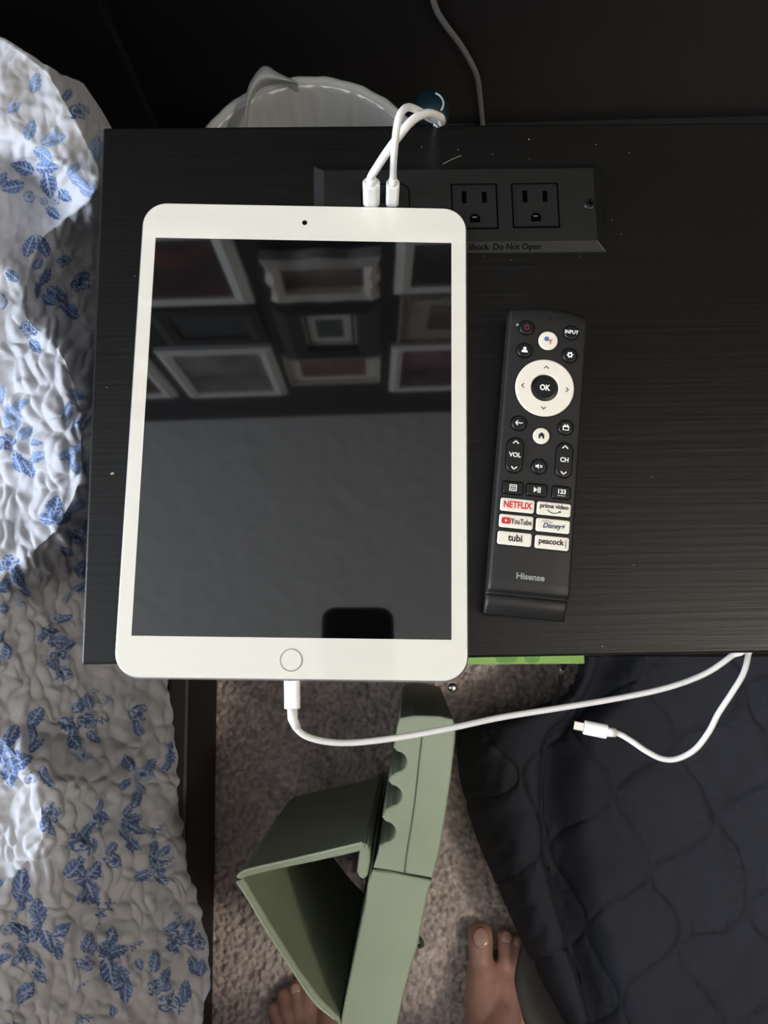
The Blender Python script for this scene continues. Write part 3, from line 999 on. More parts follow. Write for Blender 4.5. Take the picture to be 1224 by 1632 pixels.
# printed flowers: (kind, u, v, size, angle in degrees, tone); kinds: l leaf, r rose, b bud, s sprig
ST = """l48,206,34,75,.6 l85,222,40,20,.8 l70,247,34,-35,.55 l76,266,36,5,.5 l78,296,40,-80,.2 l35,268,36,160,.35 l20,298,36,190,.4 b46,314,15,0,.3 b70,321,10,0,.4 b90,319,11,0,.4
l86,340,26,-40,.3 l104,312,26,-50,.3 l118,270,26,40,.7 l124,288,30,-20,.7 l140,302,36,-30,.7 l155,236,38,85,.7 l57,132,30,70,.6 r126,178,27,0,.25 l108,150,22,60,.3 r102,416,20,20,.25 l47,392,34,70,.25 l68,392,34,110,.25 l60,420,22,60,.3
r128,452,26,30,.2 l72,440,30,60,.3 l92,470,36,-40,.45 l112,495,36,-38,.5 l78,478,24,-40,.5 l132,440,26,10,.2 l60,462,24,80,.4 l20,440,26,-40,.4 r44,524,24,-40,.25 l56,552,28,-50,.35 l22,172,26,30,.6 l4,285,24,60,.3
l122,628,28,-30,.7 l107,656,30,70,.65 r124,676,22,0,.55 l112,722,32,25,.7 l126,712,26,70,.7 l120,742,30,-60,.6 l135,745,22,50,.7 l17,664,42,105,.75 r12,706,26,0,.45 l29,735,36,110,.5 l44,748,28,-70,.5 l60,728,30,30,.65 l59,706,18,0,.6 l40,690,26,60,.7 l36,645,26,35,.75 l3,628,26,60,.6
l88,808,36,80,.25 l78,828,32,-10,.35 l104,826,30,30,.5 l122,806,28,60,.6 r120,856,24,0,.35 l140,840,26,60,.4 l108,880,26,-30,.4 l128,905,28,80,.45 r12,898,28,10,.5 l30,920,34,-60,.35 l8,934,28,40,.5 l42,944,20,-30,.4 b30,960,10,0,.4 l8,970,26,0,.5 l2,1015,22,60,.4 l104,952,20,50,.6 l132,935,24,30,.4
b92,985,16,0,.3 l105,985,20,20,.3 r76,1008,24,10,.25 l66,1012,24,60,.3 l92,1022,30,0,.3 r98,1042,27,40,.35 r98,1072,26,0,.35 l110,1028,24,40,.25 l84,1060,22,-60,.35
l56,1144,34,65,.4 l52,1166,30,100,.35 l56,1188,24,40,.45 l20,1170,36,60,.35 l8,1184,30,80,.35 l36,1213,36,30,.35 l16,1232,44,-85,.45 l0,1205,30,-60,.4 l20,1200,26,130,.5 b50,1240,14,0,.35
l128,1123,34,40,.3 l112,1156,36,-30,.3 r138,1150,26,0,.3 s162,1150,26,30,.3 l118,1182,34,-70,.35 l140,1118,26,110,.3 r132,1205,24,0,.75 l150,1176,26,-40,.3 b152,1104,11,0,.3 s172,1114,18,60,.6
r220,1138,30,30,.25 l222,1162,22,-70,.3 l204,1216,28,100,.25 r228,1234,26,0,.7 l240,1220,28,50,.45 l199,1250,24,40,.5 l226,1256,22,-60,.6 l216,1274,28,60,.2 l204,1290,20,80,.25
l212,1306,32,15,.25 l200,1318,24,80,.3 l218,1322,26,-20,.3 l196,1332,22,-60,.35 l208,1346,30,-75,.35 l216,1346,24,-40,.4 l270,1205,30,85,.35 l266,1220,22,60,.4 l272,1190,20,70,.4
r80,1296,30,80,.45 l72,1312,28,60,.35 l82,1322,20,-80,.3 l68,1236,26,110,.45 l78,1244,24,-40,.5 r160,1308,28,70,.35 l168,1300,22,-30,.3 l158,1284,22,90,.35 r131,1340,38,60,.35 l140,1322,26,60,.25 l150,1348,24,-70,.3 r180,1370,26,90,.35 l178,1352,22,70,.3
l118,1382,40,55,.4 l150,1388,34,50,.3 l132,1394,24,-40,.3 l142,1420,42,-85,.3 l150,1430,32,-60,.3 l130,1426,28,60,.35 l134,1404,24,20,.3 s250,1325,28,60,.5 l246,1352,28,70,.35 r248,1372,26,0,.3 l262,1356,20,60,.4 l232,1394,32,30,.35 l256,1398,30,-50,.35 r250,1388,20,0,.35 s264,1375,22,60,.4
l33,1408,50,80,.4 l40,1428,30,-30,.45 b24,1456,16,0,.35 l34,1440,26,60,.4 l60,1450,42,100,.4 l34,1486,42,140,.2 l58,1486,32,60,.35 l76,1500,34,-70,.35 l98,1482,30,40,.3 l92,1514,34,-75,.35 l40,1520,34,-70,.3 l62,1468,24,20,.4 b10,1482,14,0,.35 b10,1510,11,0,.4 l2,1528,26,30,.45 l26,1530,20,60,.5 l60,1535,24,-40,.5
s165,1455,44,70,.4 l140,1502,32,80,.3 l174,1496,36,75,.25 l186,1516,34,20,.25 l170,1520,34,-60,.25 r134,1536,24,0,.4 l150,1512,22,60,.4 l176,1550,46,-70,.3 l198,1556,34,-60,.3 l200,1582,36,-85,.35 l190,1570,24,40,.3 b203,1526,11,0,.35 s218,1508,24,50,.4 l224,1536,20,-70,.4 s130,1572,20,60,.5
l246,1532,32,95,.35 l264,1556,32,60,.35 r248,1574,26,0,.25 l262,1574,20,20,.4 r270,1598,32,70,.35 l296,1578,34,80,.45 s290,1600,30,80,.4 r278,1502,30,70,.35 l300,1480,30,70,.35 l306,1500,26,0,.25 r317,1502,24,80,.25 l310,1540,34,-60,.3 l322,1542,26,80,.35 s284,1464,26,-40,.5 l276,1476,24,30,.4
l42,1578,34,50,.35 l62,1556,26,-50,.4 l36,1592,20,60,.4 s130,1625,26,30,.5 l180,1612,20,-80,.4 r20,1640,24,0,.4 l40,1650,30,40,.4 r210,1660,30,0,.4 l230,1650,30,60,.3 l120,1660,30,20,.4"""
stamps = []
for w_ in ST.split():
    f_ = w_[1:].split(',')
    f_ = list(map(float, f_))
    f_[2] *= {'l': 1.12, 'r': 1.3, 'b': 1.2, 's': 1.2}[w_[0]]
    stamps.append((w_[0], *f_))
for k_ in range(260):                      # the same print carries on over the rest of the bed
    u_, v_ = -40 - 900 * random.random() ** 1.3, random.uniform(-60, 2600)
    for j_ in range(5):
        stamps.append((random.choice('lllrlb'), u_ + random.gauss(0, 24), v_ + random.gauss(0, 24), random.uniform(20, 38), random.uniform(0, 360), random.uniform(.25, .6)))
for k_ in range(40):
    u_, v_ = random.uniform(0, 300), random.uniform(1680, 2600)
    for j_ in range(5):
        stamps.append((random.choice('lllrlb'), u_ + random.gauss(0, 22), v_ + random.gauss(0, 22), random.uniform(20, 36), random.uniform(0, 360), random.uniform(.25, .6)))
Cq = np.broadcast_to(CLOTH, P.shape).copy()
Cf, Uf, Vf = Cq.reshape(-1, 3), U.reshape(-1), V.reshape(-1)
wob1 = (vnoise(Uf / 5, Vf / 5, 51) - .5)
order = np.argsort(Vf)
Vs = Vf[order]
for kind, u_, v_, size, ang, tone in stamps:
    i0, i1 = np.searchsorted(Vs, (v_ - size, v_ + size))
    idx = order[i0:i1]
    idx = idx[np.abs(Uf[idx] - u_) < size]
    if len(idx) == 0:
        continue
    a_ = math.radians(ang)
    du, dv_ = Uf[idx] - u_, -(Vf[idx] - v_)
    x_ = (du * math.cos(a_) + dv_ * math.sin(a_)) / size
    y_ = (-du * math.sin(a_) + dv_ * math.cos(a_)) / size
    wo = wob1[idx]
    base = BLUE_D * (1 - tone) + BLUE_L * tone if tone > .5 else BLUE_D * (1 - 1.6 * tone) + BLUE * 1.6 * tone
    base = np.clip(base, 0, 1)
    if kind == 'l':
        t_ = x_ + .5
        wid = .27 * np.sin(PI * np.clip(t_, 0, 1) ** .85) ** .8 * (1 + .09 * np.sin(t_ * 30)) + wo * .03
        ins = (t_ > 0) & (t_ < 1) & (np.abs(y_) < wid)
        vein = (np.abs(y_) < .022 + .02 * (1 - t_)) | (np.abs(((t_ - np.abs(y_) * .9) * 5.5) % 1 - .5) < .10) & (np.abs(y_) < wid * .8)
        shade = np.clip(1 - 1.5 * np.abs(y_ + .08), .35, 1)
        cl = base * (0.75 + .6 * (1 - shade)[:, None]) + (BLUE_L - base) * (.35 * sstep(.0, .25, y_))[:, None]
        cl = np.where(vein[:, None], CLOTH * .45 + BLUE_L * .5, cl)
    elif kind == 'r':
        rr, th = np.hypot(x_, y_ * 1.25), np.arctan2(y_, x_)
        edge = .46 + .06 * np.sin(5 * th + 1) + wo * .10
        ins = rr < edge
        sp = np.sin(rr * 21 - 2 * th + 3 * np.sin(3 * th + rr * 9) + wo * 5)
        k1 = sstep(-.15, .25, sp)[:, None]
        cl = base * k1 + (CLOTH * .72 + BLUE_L * .22) * (1 - k1)
        core = sstep(.16, .08, rr)[:, None]
        cl = cl * (1 - core) + BLUE_D * core
    elif kind == 'b':
        rr = np.hypot(x_, y_)
        ins = rr < .5 + wo * .15
        k1 = sstep(.12, .2, np.abs(rr - .28))[:, None]
        cl = base * k1 + (CLOTH * .6 + BLUE_L * .35) * (1 - k1)
    else:
        t_ = x_ + .5
        cen_ = .10 * np.sin(t_ * 5)
        leaf = np.abs(y_ - cen_ - .16 * np.sin(t_ * 26)) < .07 * np.sin(PI * np.clip(t_, 0, 1))
        ins = (t_ > 0) & (t_ < 1) & ((np.abs(y_ - cen_) < .03) | leaf)
        cl = np.broadcast_to(base, (len(idx), 3))
    Cf[idx[ins]] = cl[ins]
# thin bound edge along the hem, and the hem turned under towards the bed
hem = P[:, -1]
R1 = hem + np.array([-.004, 0, -.008])
R2 = hem + np.array([-.012, 0, -.014])
R3 = hem + np.array([-.030, 0, -.016])
P2 = np.concatenate([P, R1[:, None], R2[:, None], R3[:, None]], 1)
C2_ = np.concatenate([Cf.reshape(P.shape)] + [np.broadcast_to(np.array(lin('#9fb4d2')[:3]), (len(ss), 1, 3))] * 3, 1)
C2_[:, -6:-3] = np.array(lin('#a9bad3')[:3]) * .6 + C2_[:, -6:-3] * .4
# the far rim turned down behind the pillow
P2[..., 1] = np.minimum(P2[..., 1], .56)
top = P2[:1]
P2 = np.concatenate([top + np.array([.0, .012, -.16]), top + np.array([.0, .012, -.05]), top + np.array([.0, .006, -.012]), P2], 0)
C2_ = np.concatenate([C2_[:1]] * 3 + [C2_], 0)
qo = grid_mesh('floral_quilt', P2, vcol_mat('floral_cotton', 0.75, bump=(900, .12, .0006)), C2_)
tag(qo, 'white quilted bedspread with blue flowers and leaves draped over the bed', 'quilt')

# bed under the floral quilt
M_bed = mat('dark_bed_wood', '#211b18', 0.55, spec=0.35, bump=((40, 6, 60), .2, .001))
bd = thing('bed', 'dark low bed frame with black headboard under the floral quilt', 'bed', (-.6, -.4, 0))
bo = Vector(bd.location)


def bbox(name, lo_, hi_, m, bev=.004):
    return obj(name, box_bm(Vector(lo_) - bo, Vector(hi_) - bo, bev, 2), m, bd)


hx = on_wall(165, 0, .045).x
bbox('side_rail', (-.066, -1.75, .012), (-.044, .585, .155), M_bed)
bbox('foot_rail', (-1.50, -1.78, .035), (-.056, -1.752, .155), M_bed)
bbox('slat_base', (-1.50, -1.75, .11), (-.080, .585, .15), M_bed)
bbox('headboard', (-1.55, .590, .0), (hx, .606, .62), mat('black_headboard', '#0c0c0d', 0.5), .003)
for x, y in ((-.14, .50), (-1.45, .50), (-.14, -1.70), (-1.45, -1.70)):
    bbox('leg', (x, y, 0), (x + .06, y + .06, .11), M_bed)
mt = thing('mattress', 'pale mattress hidden beneath the blue flowered quilt', 'mattress', (-.8, -.55, .151))
bm = box_bm((-.66, -1.15, 0), (.60, .96, .235), .05, 4)
obj('mattress_body', bm, mat('ticking', '#cfcac0', 0.85), mt, True)
bm = box_bm((-.665, -1.155, .045), (.604, .965, .052), .003, 1)
obj('mattress_piping', bm, mat('ticking_edge', '#b8b2a6', 0.8), mt)

# ------------------------------------------------------------------ charcoal quilt over a low bench on the right
vv = np.concatenate([np.arange(1046, 1700, 2.0), 1700 + np.geomspace(3, 1500, 30)])
t1 = np.linspace(0, 1, 90)
t2 = np.concatenate([np.linspace(0, 1, 330), 1 + np.geomspace(.01, .7, 16)])[1:]
uh_f = lambda v: interp(v, [(1040, 930), (1085, 922), (1112, 900), (1132, 850), (1148, 770), (1160, 728), (1200, 731), (1240, 736), (1290, 748), (1330, 761), (1400, 790), (1450, 813), (1500, 835), (1560, 866), (1632, 906), (1760, 950), (3300, 1000)])
ur_f = lambda v: interp(v, [(1040, 950), (1100, 928), (1130, 905), (1155, 872), (1180, 858), (1260, 851), (1330, 855), (1380, 861), (1450, 879), (1520, 900), (1590, 921), (1632, 934), (1760, 966), (3300, 1040)])
uh, ur = smooth1(uh_f, vv, 4), smooth1(ur_f, vv, 10)
ur = np.maximum(ur, uh + 12)
zh = interp(vv, [(1040, .10), (1130, .06), (1165, .016), (1400, .022), (1480, .046), (1560, .056), (1632, .060), (1800, .060), (3300, .06)])
ZR = .118
A = uh[:, None] + (ur - uh)[:, None] * t1
zA = zh[:, None] + (ZR - zh)[:, None] * (1 - (1 - t1) ** 3.2)
Bq = ur[:, None] + (1900 - ur)[:, None] * t2
val = (Bq - ur[:, None])
zBq = ZR - .034 * sstep(1, 10, val) + .034 * sstep(12, 90, val)
U = np.concatenate([A, Bq], 1)
Z = np.concatenate([zA, zBq], 1)
V = np.broadcast_to(vv[:, None], U.shape)
Z = Z + .008 * (vnoise(U / 80, V / 90, 61) - .5) + .004 * (vnoise(U / 30, V / 34, 62) - .5)
# crinkles on the hanging edge
Z = Z + .014 * (vnoise(U / 20 + V / 60, V / 26, 63) - .5) * sstep(1, .2, (U - uh[:, None]) / (ur - uh)[:, None]) * sstep(1150, 1190, V)
P = at_np(U, V, Z)
dU, dV = np.gradient(P, axis=1), np.gradient(P, axis=0)
N = np.cross(dU, dV)
N /= np.linalg.norm(N, axis=-1, keepdims=True) + 1e-12
N *= np.sign((N * (CN - P)).sum(-1, keepdims=True) + 1e-12)
# clamshell / ogee quilting seams
ang = math.radians(-14)
pu = (U * math.cos(ang) - V * math.sin(ang)) + 34 * (vnoise(U / 90, V / 90, 66) - .5)
pv = (U * math.sin(ang) + V * math.cos(ang)) + 34 * (vnoise(U / 90 + 7, V / 90, 67) - .5)
PX, LY = 84.0, 210.0
dist = np.full(U.shape, 99.0)
for k_ in range(-2, 26):
    sg = 1 if k_ % 2 else -1
    xx = (k_ + .5) * PX + 0.5 * PX * sg * np.sin(2 * PI * pv / LY) * .93
    dist = np.minimum(dist, np.abs(pu - xx) * .8)
seam = np.exp(-(dist / 3.2) ** 2)
padv = np.clip(dist / 34, 0, 1)
hgt = .0026 * np.sqrt(1 - (1 - padv) ** 2) - .0010 * seam
hgt += .0020 * (vnoise(U / 9, V / 26, 68) - .5) * sstep(30, 4, dist) + .0012 * (vnoise(U / 14, V / 7, 69) - .5) * sstep(40, 6, dist)
P = P + N * hgt[..., None]
tone = 1 - .22 * seam * (0.5 + 0.5 * sstep(.4, .6, ((pv / 7) % 1)))
cq = np.array(lin('#282a32')[:3]) * tone[..., None]
hemband = sstep(14, 8, np.abs(U - uh[:, None] - 6))[..., None] * .0
R1 = P[:, :1] + np.array([.010, 0, -.006])
R2 = P[:, :1] + np.array([.034, 0, -.004])
P = np.concatenate([R2, R1, P], 1)
cq = np.concatenate([cq[:, :1], cq[:, :1], cq], 1)
# far edge tucked down
tp = P[:1]
P = np.concatenate([tp + np.array([0, .001, -.05]), tp + np.array([0, .001, -.012]), P], 0)
cq = np.concatenate([cq[:1], cq[:1], cq], 0)
dq = grid_mesh('charcoal_quilt', P, vcol_mat('charcoal_cotton', 0.8, bump=(1400, .2, .0006)), cq)
tag(dq, 'charcoal blue quilted throw with curved seams lying over a low floor cushion', 'quilt')

bn = thing('floor_cushion', 'low dark floor cushion hidden under the charcoal quilted throw', 'cushion', (.74, -.62, 0))
M_bench = mat('grey_upholstery', '#4a4a47', 0.8, bump=(900, .2, .0006))
obj('cushion_body', box_bm((-.34, -.58, .002), (.42, .54, .06), .03, 4), M_bench, bn, True)
obj('cushion_piping', box_bm((-.342, -.582, .030), (.422, .542, .034), .002, 1), mat('grey_piping', '#3a3a38', 0.8), bn)
# plain backing of the throw showing beside the toes
vb = np.arange(1478, 1900, 4.0)
ub_ = smooth1(lambda v: interp(v, [(1470, 858), (1500, 834), (1540, 825), (1570, 821), (1600, 826), (1632, 838), (1720, 862), (1900, 900)]), vb, 6)
tb_ = np.linspace(0, 1, 24)
Ub = ub_[:, None] + (smooth1(uh_f, vb, 4) + 26 - ub_)[:, None] * tb_
Vb = np.broadcast_to(vb[:, None], Ub.shape)
Zb = interp(vb, [(1478, .032), (1560, .040), (1632, .046), (1900, .046)])[:, None] - .008 * np.exp(-tb_ * 9) + .002 * np.sin(Vb / 21)
bk_ = grid_mesh('backing', at_np(Ub, Vb, Zb), mat('grey_backing', '#4c4b47', 0.85, bump=(1200, .15, .0005)), None, dq)
bk_['label'] = 'plain grey backing cloth'
md = bk_.modifiers.new('thick', 'SOLIDIFY')
md.thickness = .002

# ------------------------------------------------------------------ bin, liner, teal bottle, wall cord behind the nightstand
BX, BY, BZ, BR = .0915, .4277, .28, .1213
bi = thing('waste_bin', 'white round waste bin standing behind the nightstand', 'bin', (BX, BY, 0))
bm = bmesh.new()
add_lathe(bm, [(.088, 0), (.092, .004), (BR - .006, BZ - .004), (BR - .0085, BZ - .004), (.089, .008)], 64, (0, 0, 0), (True, True))
obj('bin_body', bm, mat('white_bin_plastic', '#d9d9d5', 0.45), bi, True)
bm = bmesh.new()
add_lathe(bm, [(BR - .006, BZ - .008), (BR - .0015, BZ - .006), (BR - .0015, BZ - .0005), (BR - .0085, BZ - .0005), (BR - .0085, BZ - .006)], 64, (0, 0, 0), (False, False))
obj('rim', bm, mat('white_bin_rim', '#e8e8e4', 0.4), bi, True)
nth, rows = 320, []
th = np.linspace(0, 2 * PI, nth + 1)
pleat = 0.0005 * np.sin(th * 31 + 2 * np.sin(th * 5)) + 0.0003 * np.sin(th * 57)
pk = 0 * th
for z, r, pm in ((.06, .085, .8), (.12, .095, 1), (.20, .1045, 1.2), (.255, .1095, 1.3), (.272, .1112, .9), (.2815, .1135, .5), (.2845, .117, .25), (.2825, .1207, .3), (.272, .1222, .9), (.250, .1225, 1.4), (.232, .1228, 1.6)):
    up_ = pk * (.030 if .27 < z < .29 else (.012 if z > .25 else 0))
    rr = r + pleat * pm - (pk * .010 if .27 < z else 0)
    rows.append(np.stack([BX + rr * np.cos(th), BY + rr * np.sin(th), z + up_ + .0006 * np.sin(th * 23)], -1))
M_liner = mat('bin_liner_film', '#c9cac8', 0.5, spec=0.4, Transmission_Weight=0.0)
nt = M_liner.node_tree
pb2 = nt.nodes['Principled BSDF']
trl = nt.nodes.new('ShaderNodeBsdfTranslucent')
trl.inputs['Color'].default_value = lin('#c4c6c6')
tr2 = nt.nodes.new('ShaderNodeBsdfTransparent')
mx, mx2 = nt.nodes.new('ShaderNodeMixShader'), nt.nodes.new('ShaderNodeMixShader')
mx.inputs[0].default_value = .35
mx2.inputs[0].default_value = .22
nt.links.new(pb2.outputs[0], mx.inputs[1])
nt.links.new(trl.outputs[0], mx.inputs[2])
nt.links.new(mx.outputs[0], mx2.inputs[1])
nt.links.new(tr2.outputs[0], mx2.inputs[2])
nt.links.new(mx2.outputs[0], nt.nodes['Material Output'].inputs['Surface'])
ln = grid_mesh('bin_liner', np.array(rows), M_liner)
lo_px = [(393, 206), (396, 180), (404, 155), (418, 140), (440, 134.5), (456, 133), (474, 134)]
hi_px = [(389, 200), (391, 165), (398, 132), (420, 105), (442, 115), (458, 123), (474, 131)]
rw = []
for t in np.linspace(0, 1, 9):
    p_ = [at(a_[0] * (1 - t) + b_[0] * t, a_[1] * (1 - t) + b_[1] * t, .288 + .012 * math.sin(t * PI) + .010 * t) for a_, b_ in zip(lo_px, hi_px)]
    rw.append(catmull(p_, 5))
rw.append([q_ + Vector((0, .003, -.02)) for q_ in rw[-1]])
grid_mesh('bag_fold', np.array([[tuple(q_) for q_ in r_] for r_ in rw]), M_liner, None, ln)
tag(ln, 'translucent grey plastic bag folded over the white bin rim', 'bag')

tp = at(687, 168, .24)
tl = thing('teal_bottle', 'small dark teal bottle standing behind the nightstand beside the bin', 'bottle', (tp.x, tp.y, 0))
bm = bmesh.new()
add_lathe(bm, [(.018, 0), (.021, .004), (.021, .17), (.016, .19), (.012, .2)], 32)
M_teal = mat('teal_plastic', '#06202c', 0.4)
obj('bottle_body', bm, M_teal, tl, True)
bm = bmesh.new()
add_lathe(bm, [(.0135, .198), (.0185, .204), (.0195, .232), (.017, .241), (.0005, .243)], 32)
cp = obj('cap', bm, mat('teal_cap', '#072532', 0.45), tl, True)
P = [Vector((.0125 * math.cos(t), .0125 * math.sin(t), .2428)) for t in np.linspace(-.7, 1.2, 10)]
obj('crescent_mark', tube_bm(P, .0011, 6), mat('pale_crescent', '#c9cfd0', 0.5), cp, True)  # pale arc across the top of the cap

wc = [on_wall(u, v, .006) for u, v in ((686, -40), (693, 8), (707, 35), (733, 70), (752, 102), (761, 125), (765, 155), (769, 195), (772, 230))]
w0 = wc[0]
wc = [Vector((w0.x - .02, w0.y, .55)), Vector((w0.x - .012, w0.y, .42))] + wc + [Vector((wc[-1].x, wc[-1].y - .02, .02)), Vector((wc[-1].x + .05, wc[-1].y - .05, .004))]
co = thing('wall_cord', 'thin grey power cord running down the black wall', 'cord', wc[0])
obj('cord', tube_bm(catmull([p_ - wc[0] for p_ in wc], 8), .0032, 10), mat('grey_cord', '#6b6a6a', 0.5), co, True)
bm = box_bm((-.013, -.012, -.002), (.013, .006, .034), .003, 2)
obj('wall_plug', bm, mat('grey_plug', '#6b6a6a', 0.5), co)

# ------------------------------------------------------------------ framed pictures on the black wall (mirrored in the tablet glass)
M_white_frame = mat('white_frame', '#e9e6e0', 0.4)
M_dark_frame = mat('dark_frame', '#2a2725', 0.4)
M_silver = mat('silver_leaf', '#efe9dd', 0.22, metal=0.1, bump=(60, .6, .004))
M_mat = mat('picture_mat', '#d8d3c6', 0.8)
M_speck = mat('speckled_mat', '#a8a294', 0.8, var=(220, '#7c776c', .4, .6))


def art(name, c1_, c2_, sc_=9, lo_=.35, hi_=.65):
    return mat('print_' + name, c1_, 0.6, var=(sc_, c2_, lo_, hi_))


def picture(name, label, u0, v0, u1, v1, fw, m_frame, m_mat, matw, m_art, depth=.018, kind='plain', inner=None):
    """a frame whose mirror image reaches from (u0, v0) to (u1, v1)"""
    um = (u0 + u1) / 2
    hi = in_mirror(um, v1)
    lo_ = in_mirror(um, v0)
    vm = (v0 + v1) / 2
    xa, xb = in_mirror(u0, vm).x, in_mirror(u1, vm).x
    w_, h_ = abs(xb - xa), abs(hi.z - lo_.z)
    cx_, cz_ = (xa + xb) / 2, (hi.z + lo_.z) / 2
    o_ = thing(name, label, 'picture', (cx_, wall_y(cx_) - .002, cz_), math.atan(.02))
    o_['group'] = 'framed pictures on the black wall'
    del o_['group']

    def flat_ring(nm, W_, H_, w2, h2, y0, y1, m, par, wav=0):
        bm = bmesh.new()
        n_ = 16
        def rect(a_, b_, wv=0):
            pts = []
            for (p_, q_) in (((-a_, -b_), (a_, -b_)), ((a_, -b_), (a_, b_)), ((a_, b_), (-a_, b_)), ((-a_, b_), (-a_, -b_))):
                for k_ in range(n_):
                    t = k_ / n_
                    x, z = p_[0] + (q_[0] - p_[0]) * t, p_[1] + (q_[1] - p_[1]) * t
                    s_ = 1 - wv * (0.5 - 0.5 * math.cos(t * 2 * PI * 2))
                    pts.append((x * s_, z * s_))
            return pts
        A_, B_ = rect(W_ / 2, H_ / 2, wav), rect(w2 / 2, h2 / 2)
        mid = [((p_[0] + q_[0]) / 2, (p_[1] + q_[1]) / 2) for p_, q_ in zip(A_, B_)]
        loops = [[bm.verts.new((x, y, z)) for x, z in c_] for c_, y in ((A_, y0), (A_, y1 * .6), (mid, y1), (B_, y1 * .7), (B_, y0))]
        for k_ in range(5):
            a1, b1 = loops[k_], loops[(k_ + 1) % 5]
            for i in range(len(a1)):
                j = (i + 1) % len(a1)
                bm.faces.new((a1[i], a1[j], b1[j], b1[i]))
        return obj(nm, bm, m, par)
    flat_ring('moulding', w_, h_, w_ - 2 * fw, h_ - 2 * fw, 0, -depth, m_frame, o_, .085 if kind == 'ornate' else 0)
    iw, ih = w_ - 2 * fw, h_ - 2 * fw
    if m_mat:
        obj('picture_mat', box_bm((-iw / 2, -.006, -ih / 2), (iw / 2, -.001, ih / 2)), m_mat, o_)
    aw, ah = iw - 2 * matw, ih - 2 * matw
    obj('print', box_bm((-aw / 2, -.0075, -ah / 2), (aw / 2, -.001, ah / 2)), m_art, o_)
    if inner:
        for s_, m in inner:
            obj('inner_border', box_bm((-aw / 2 * s_, -.0085 - .001 * (1 - s_), -ah / 2 * s_), (aw / 2 * s_, -.002, ah / 2 * s_)), m, o_)
    return o_


picture('picture_frame', 'large white framed print with dull red shapes on the black wall', 158, 352, 385, 478, .032, M_white_frame, None, 0, art('red', '#33201f', '#8a4038', 7, .5, .75))
picture('picture_frame', 'dark grey framed faint picture between two white frames', 248, 484, 420, 540, .035, mat('charcoal_frame', '#33312f', 0.5), None, 0, art('grey', '#26292a', '#454846', 14), inner=None)
picture('picture_frame', 'white framed grey abstract print below the dark grey frame', 272, 548, 446, 624, .030, M_white_frame, None, 0, art('mist', '#55524f', '#a09a92', 8, .35, .7))
picture('picture_frame', 'small white framed brown print at the far left of the wall', 110, 568, 262, 628, .03, M_white_frame, None, 0, art('umber', '#39241d', '#6a4b38', 9))
picture('picture_frame', 'ornate wavy silver framed picture on the black wall', 421, 393, 606, 461, .030, M_silver, None, 0, art('wine', '#5a3836', '#8d8780', 8, .4, .65), .03, 'ornate')
picture('picture_frame', 'deep black square frame with nested pale borders', 443, 468, 606, 556, .050, M_dark_frame, None, 0, mat('pale_border', '#c8c6bd', 0.7), .03, 'plain',
        [(.88, mat('taupe_border', '#57534d', 0.7)), (.80, mat('pale_border_2', '#c6c4bb', 0.7)), (.50, mat('slate_print', '#454b4b', 0.6))])
picture('picture_frame', 'wide pale matted rose coloured print under the nested square frame', 455, 560, 606, 601, .006, mat('bone_frame', '#c2bdac', 0.5), M_mat, .030, art('rose', '#59403f', '#8f716e', 11))
picture('picture_frame', 'white framed dark print at the upper right of the wall', 630, 360, 800, 456, .03, M_white_frame, None, 0, art('ink', '#1e1c1c', '#4a4643', 8, .5, .8))
picture('picture_frame', 'speckled pale mount with a small brown print on the wall', 636, 460, 810, 535, .006, M_speck, M_speck, .055, art('clay', '#3f322d', '#6f5c52', 10))
picture('picture_frame', 'white framed pink and black print at lower right of the wall', 622, 541, 800, 613, .026, M_white_frame, None, 0, art('pink', '#2b2023', '#8c6670', 7, .4, .7))

# ------------------------------------------------------------------ pendant lamp
lp = thing('pendant_lamp', 'white globe pendant lamp hanging from the ceiling', 'lamp', (LAMP_POS[0], LAMP_POS[1], LAMP_POS[2]))
bm = bmesh.new()
bmesh.ops.create_uvsphere(bm, u_segments=32, v_segments=16, radius=.12)
M_glow = bpy.data.materials.new('lit_globe')
M_glow.use_nodes = True
em = M_glow.node_tree.nodes['Principled BSDF']
em.inputs['Emission Color'].default_value = LAMP_COLOR + (1,)
em.inputs['Emission Strength'].default_value = LAMP_STRENGTH
obj('globe', bm, M_glow, lp, True)
obj('lamp_cord', tube_bm([Vector((0, 0, .125)), Vector((0, 0, .22)), Vector((0, 0, ZC - LAMP_POS[2] - .018))], .004, 8), M_black_trim, lp, True)
bm = bmesh.new()
add_lathe(bm, [(.05, ZC - LAMP_POS[2]), (.05, ZC - LAMP_POS[2] - .012), (.03, ZC - LAMP_POS[2] - .022), (.006, ZC - LAMP_POS[2] - .024)], 28)
obj('ceiling_rose', bm, M_white_trim, lp, True)

# ------------------------------------------------------------------ phone held above the nightstand
ph_ = bpy.data.objects.new('smartphone', None)
COL.objects.link(ph_)
tag(ph_, 'dark smartphone held up over the tablet, mirrored in its screen', 'phone')
ph_.matrix_world = Matrix.Translation(CAM) @ ROT.to_matrix().to_4x4()
pcx, pcy = (-.053 + .0195) / 2, (.021 - .126) / 2
bm = loft_bm([z_ring(rrect(.0685, .143, .012, 8, pcx, pcy), .0012), z_ring(rrect(.0715, .1466, .0135, 8, pcx, pcy), .0026), z_ring(rrect(.0715, .1466, .0135, 8, pcx, pcy), .0076), z_ring(rrect(.069, .144, .0125, 8, pcx, pcy), .0088)])
obj('phone_body', bm, mat('phone_black', '#08090b', 0.3), ph_, True)
bm = bmesh.new()
add_prism(bm, rrect(.066, .141, .011, 6, pcx, pcy), .0088, .0090)
obj('phone_screen', bm, M_screen, ph_)

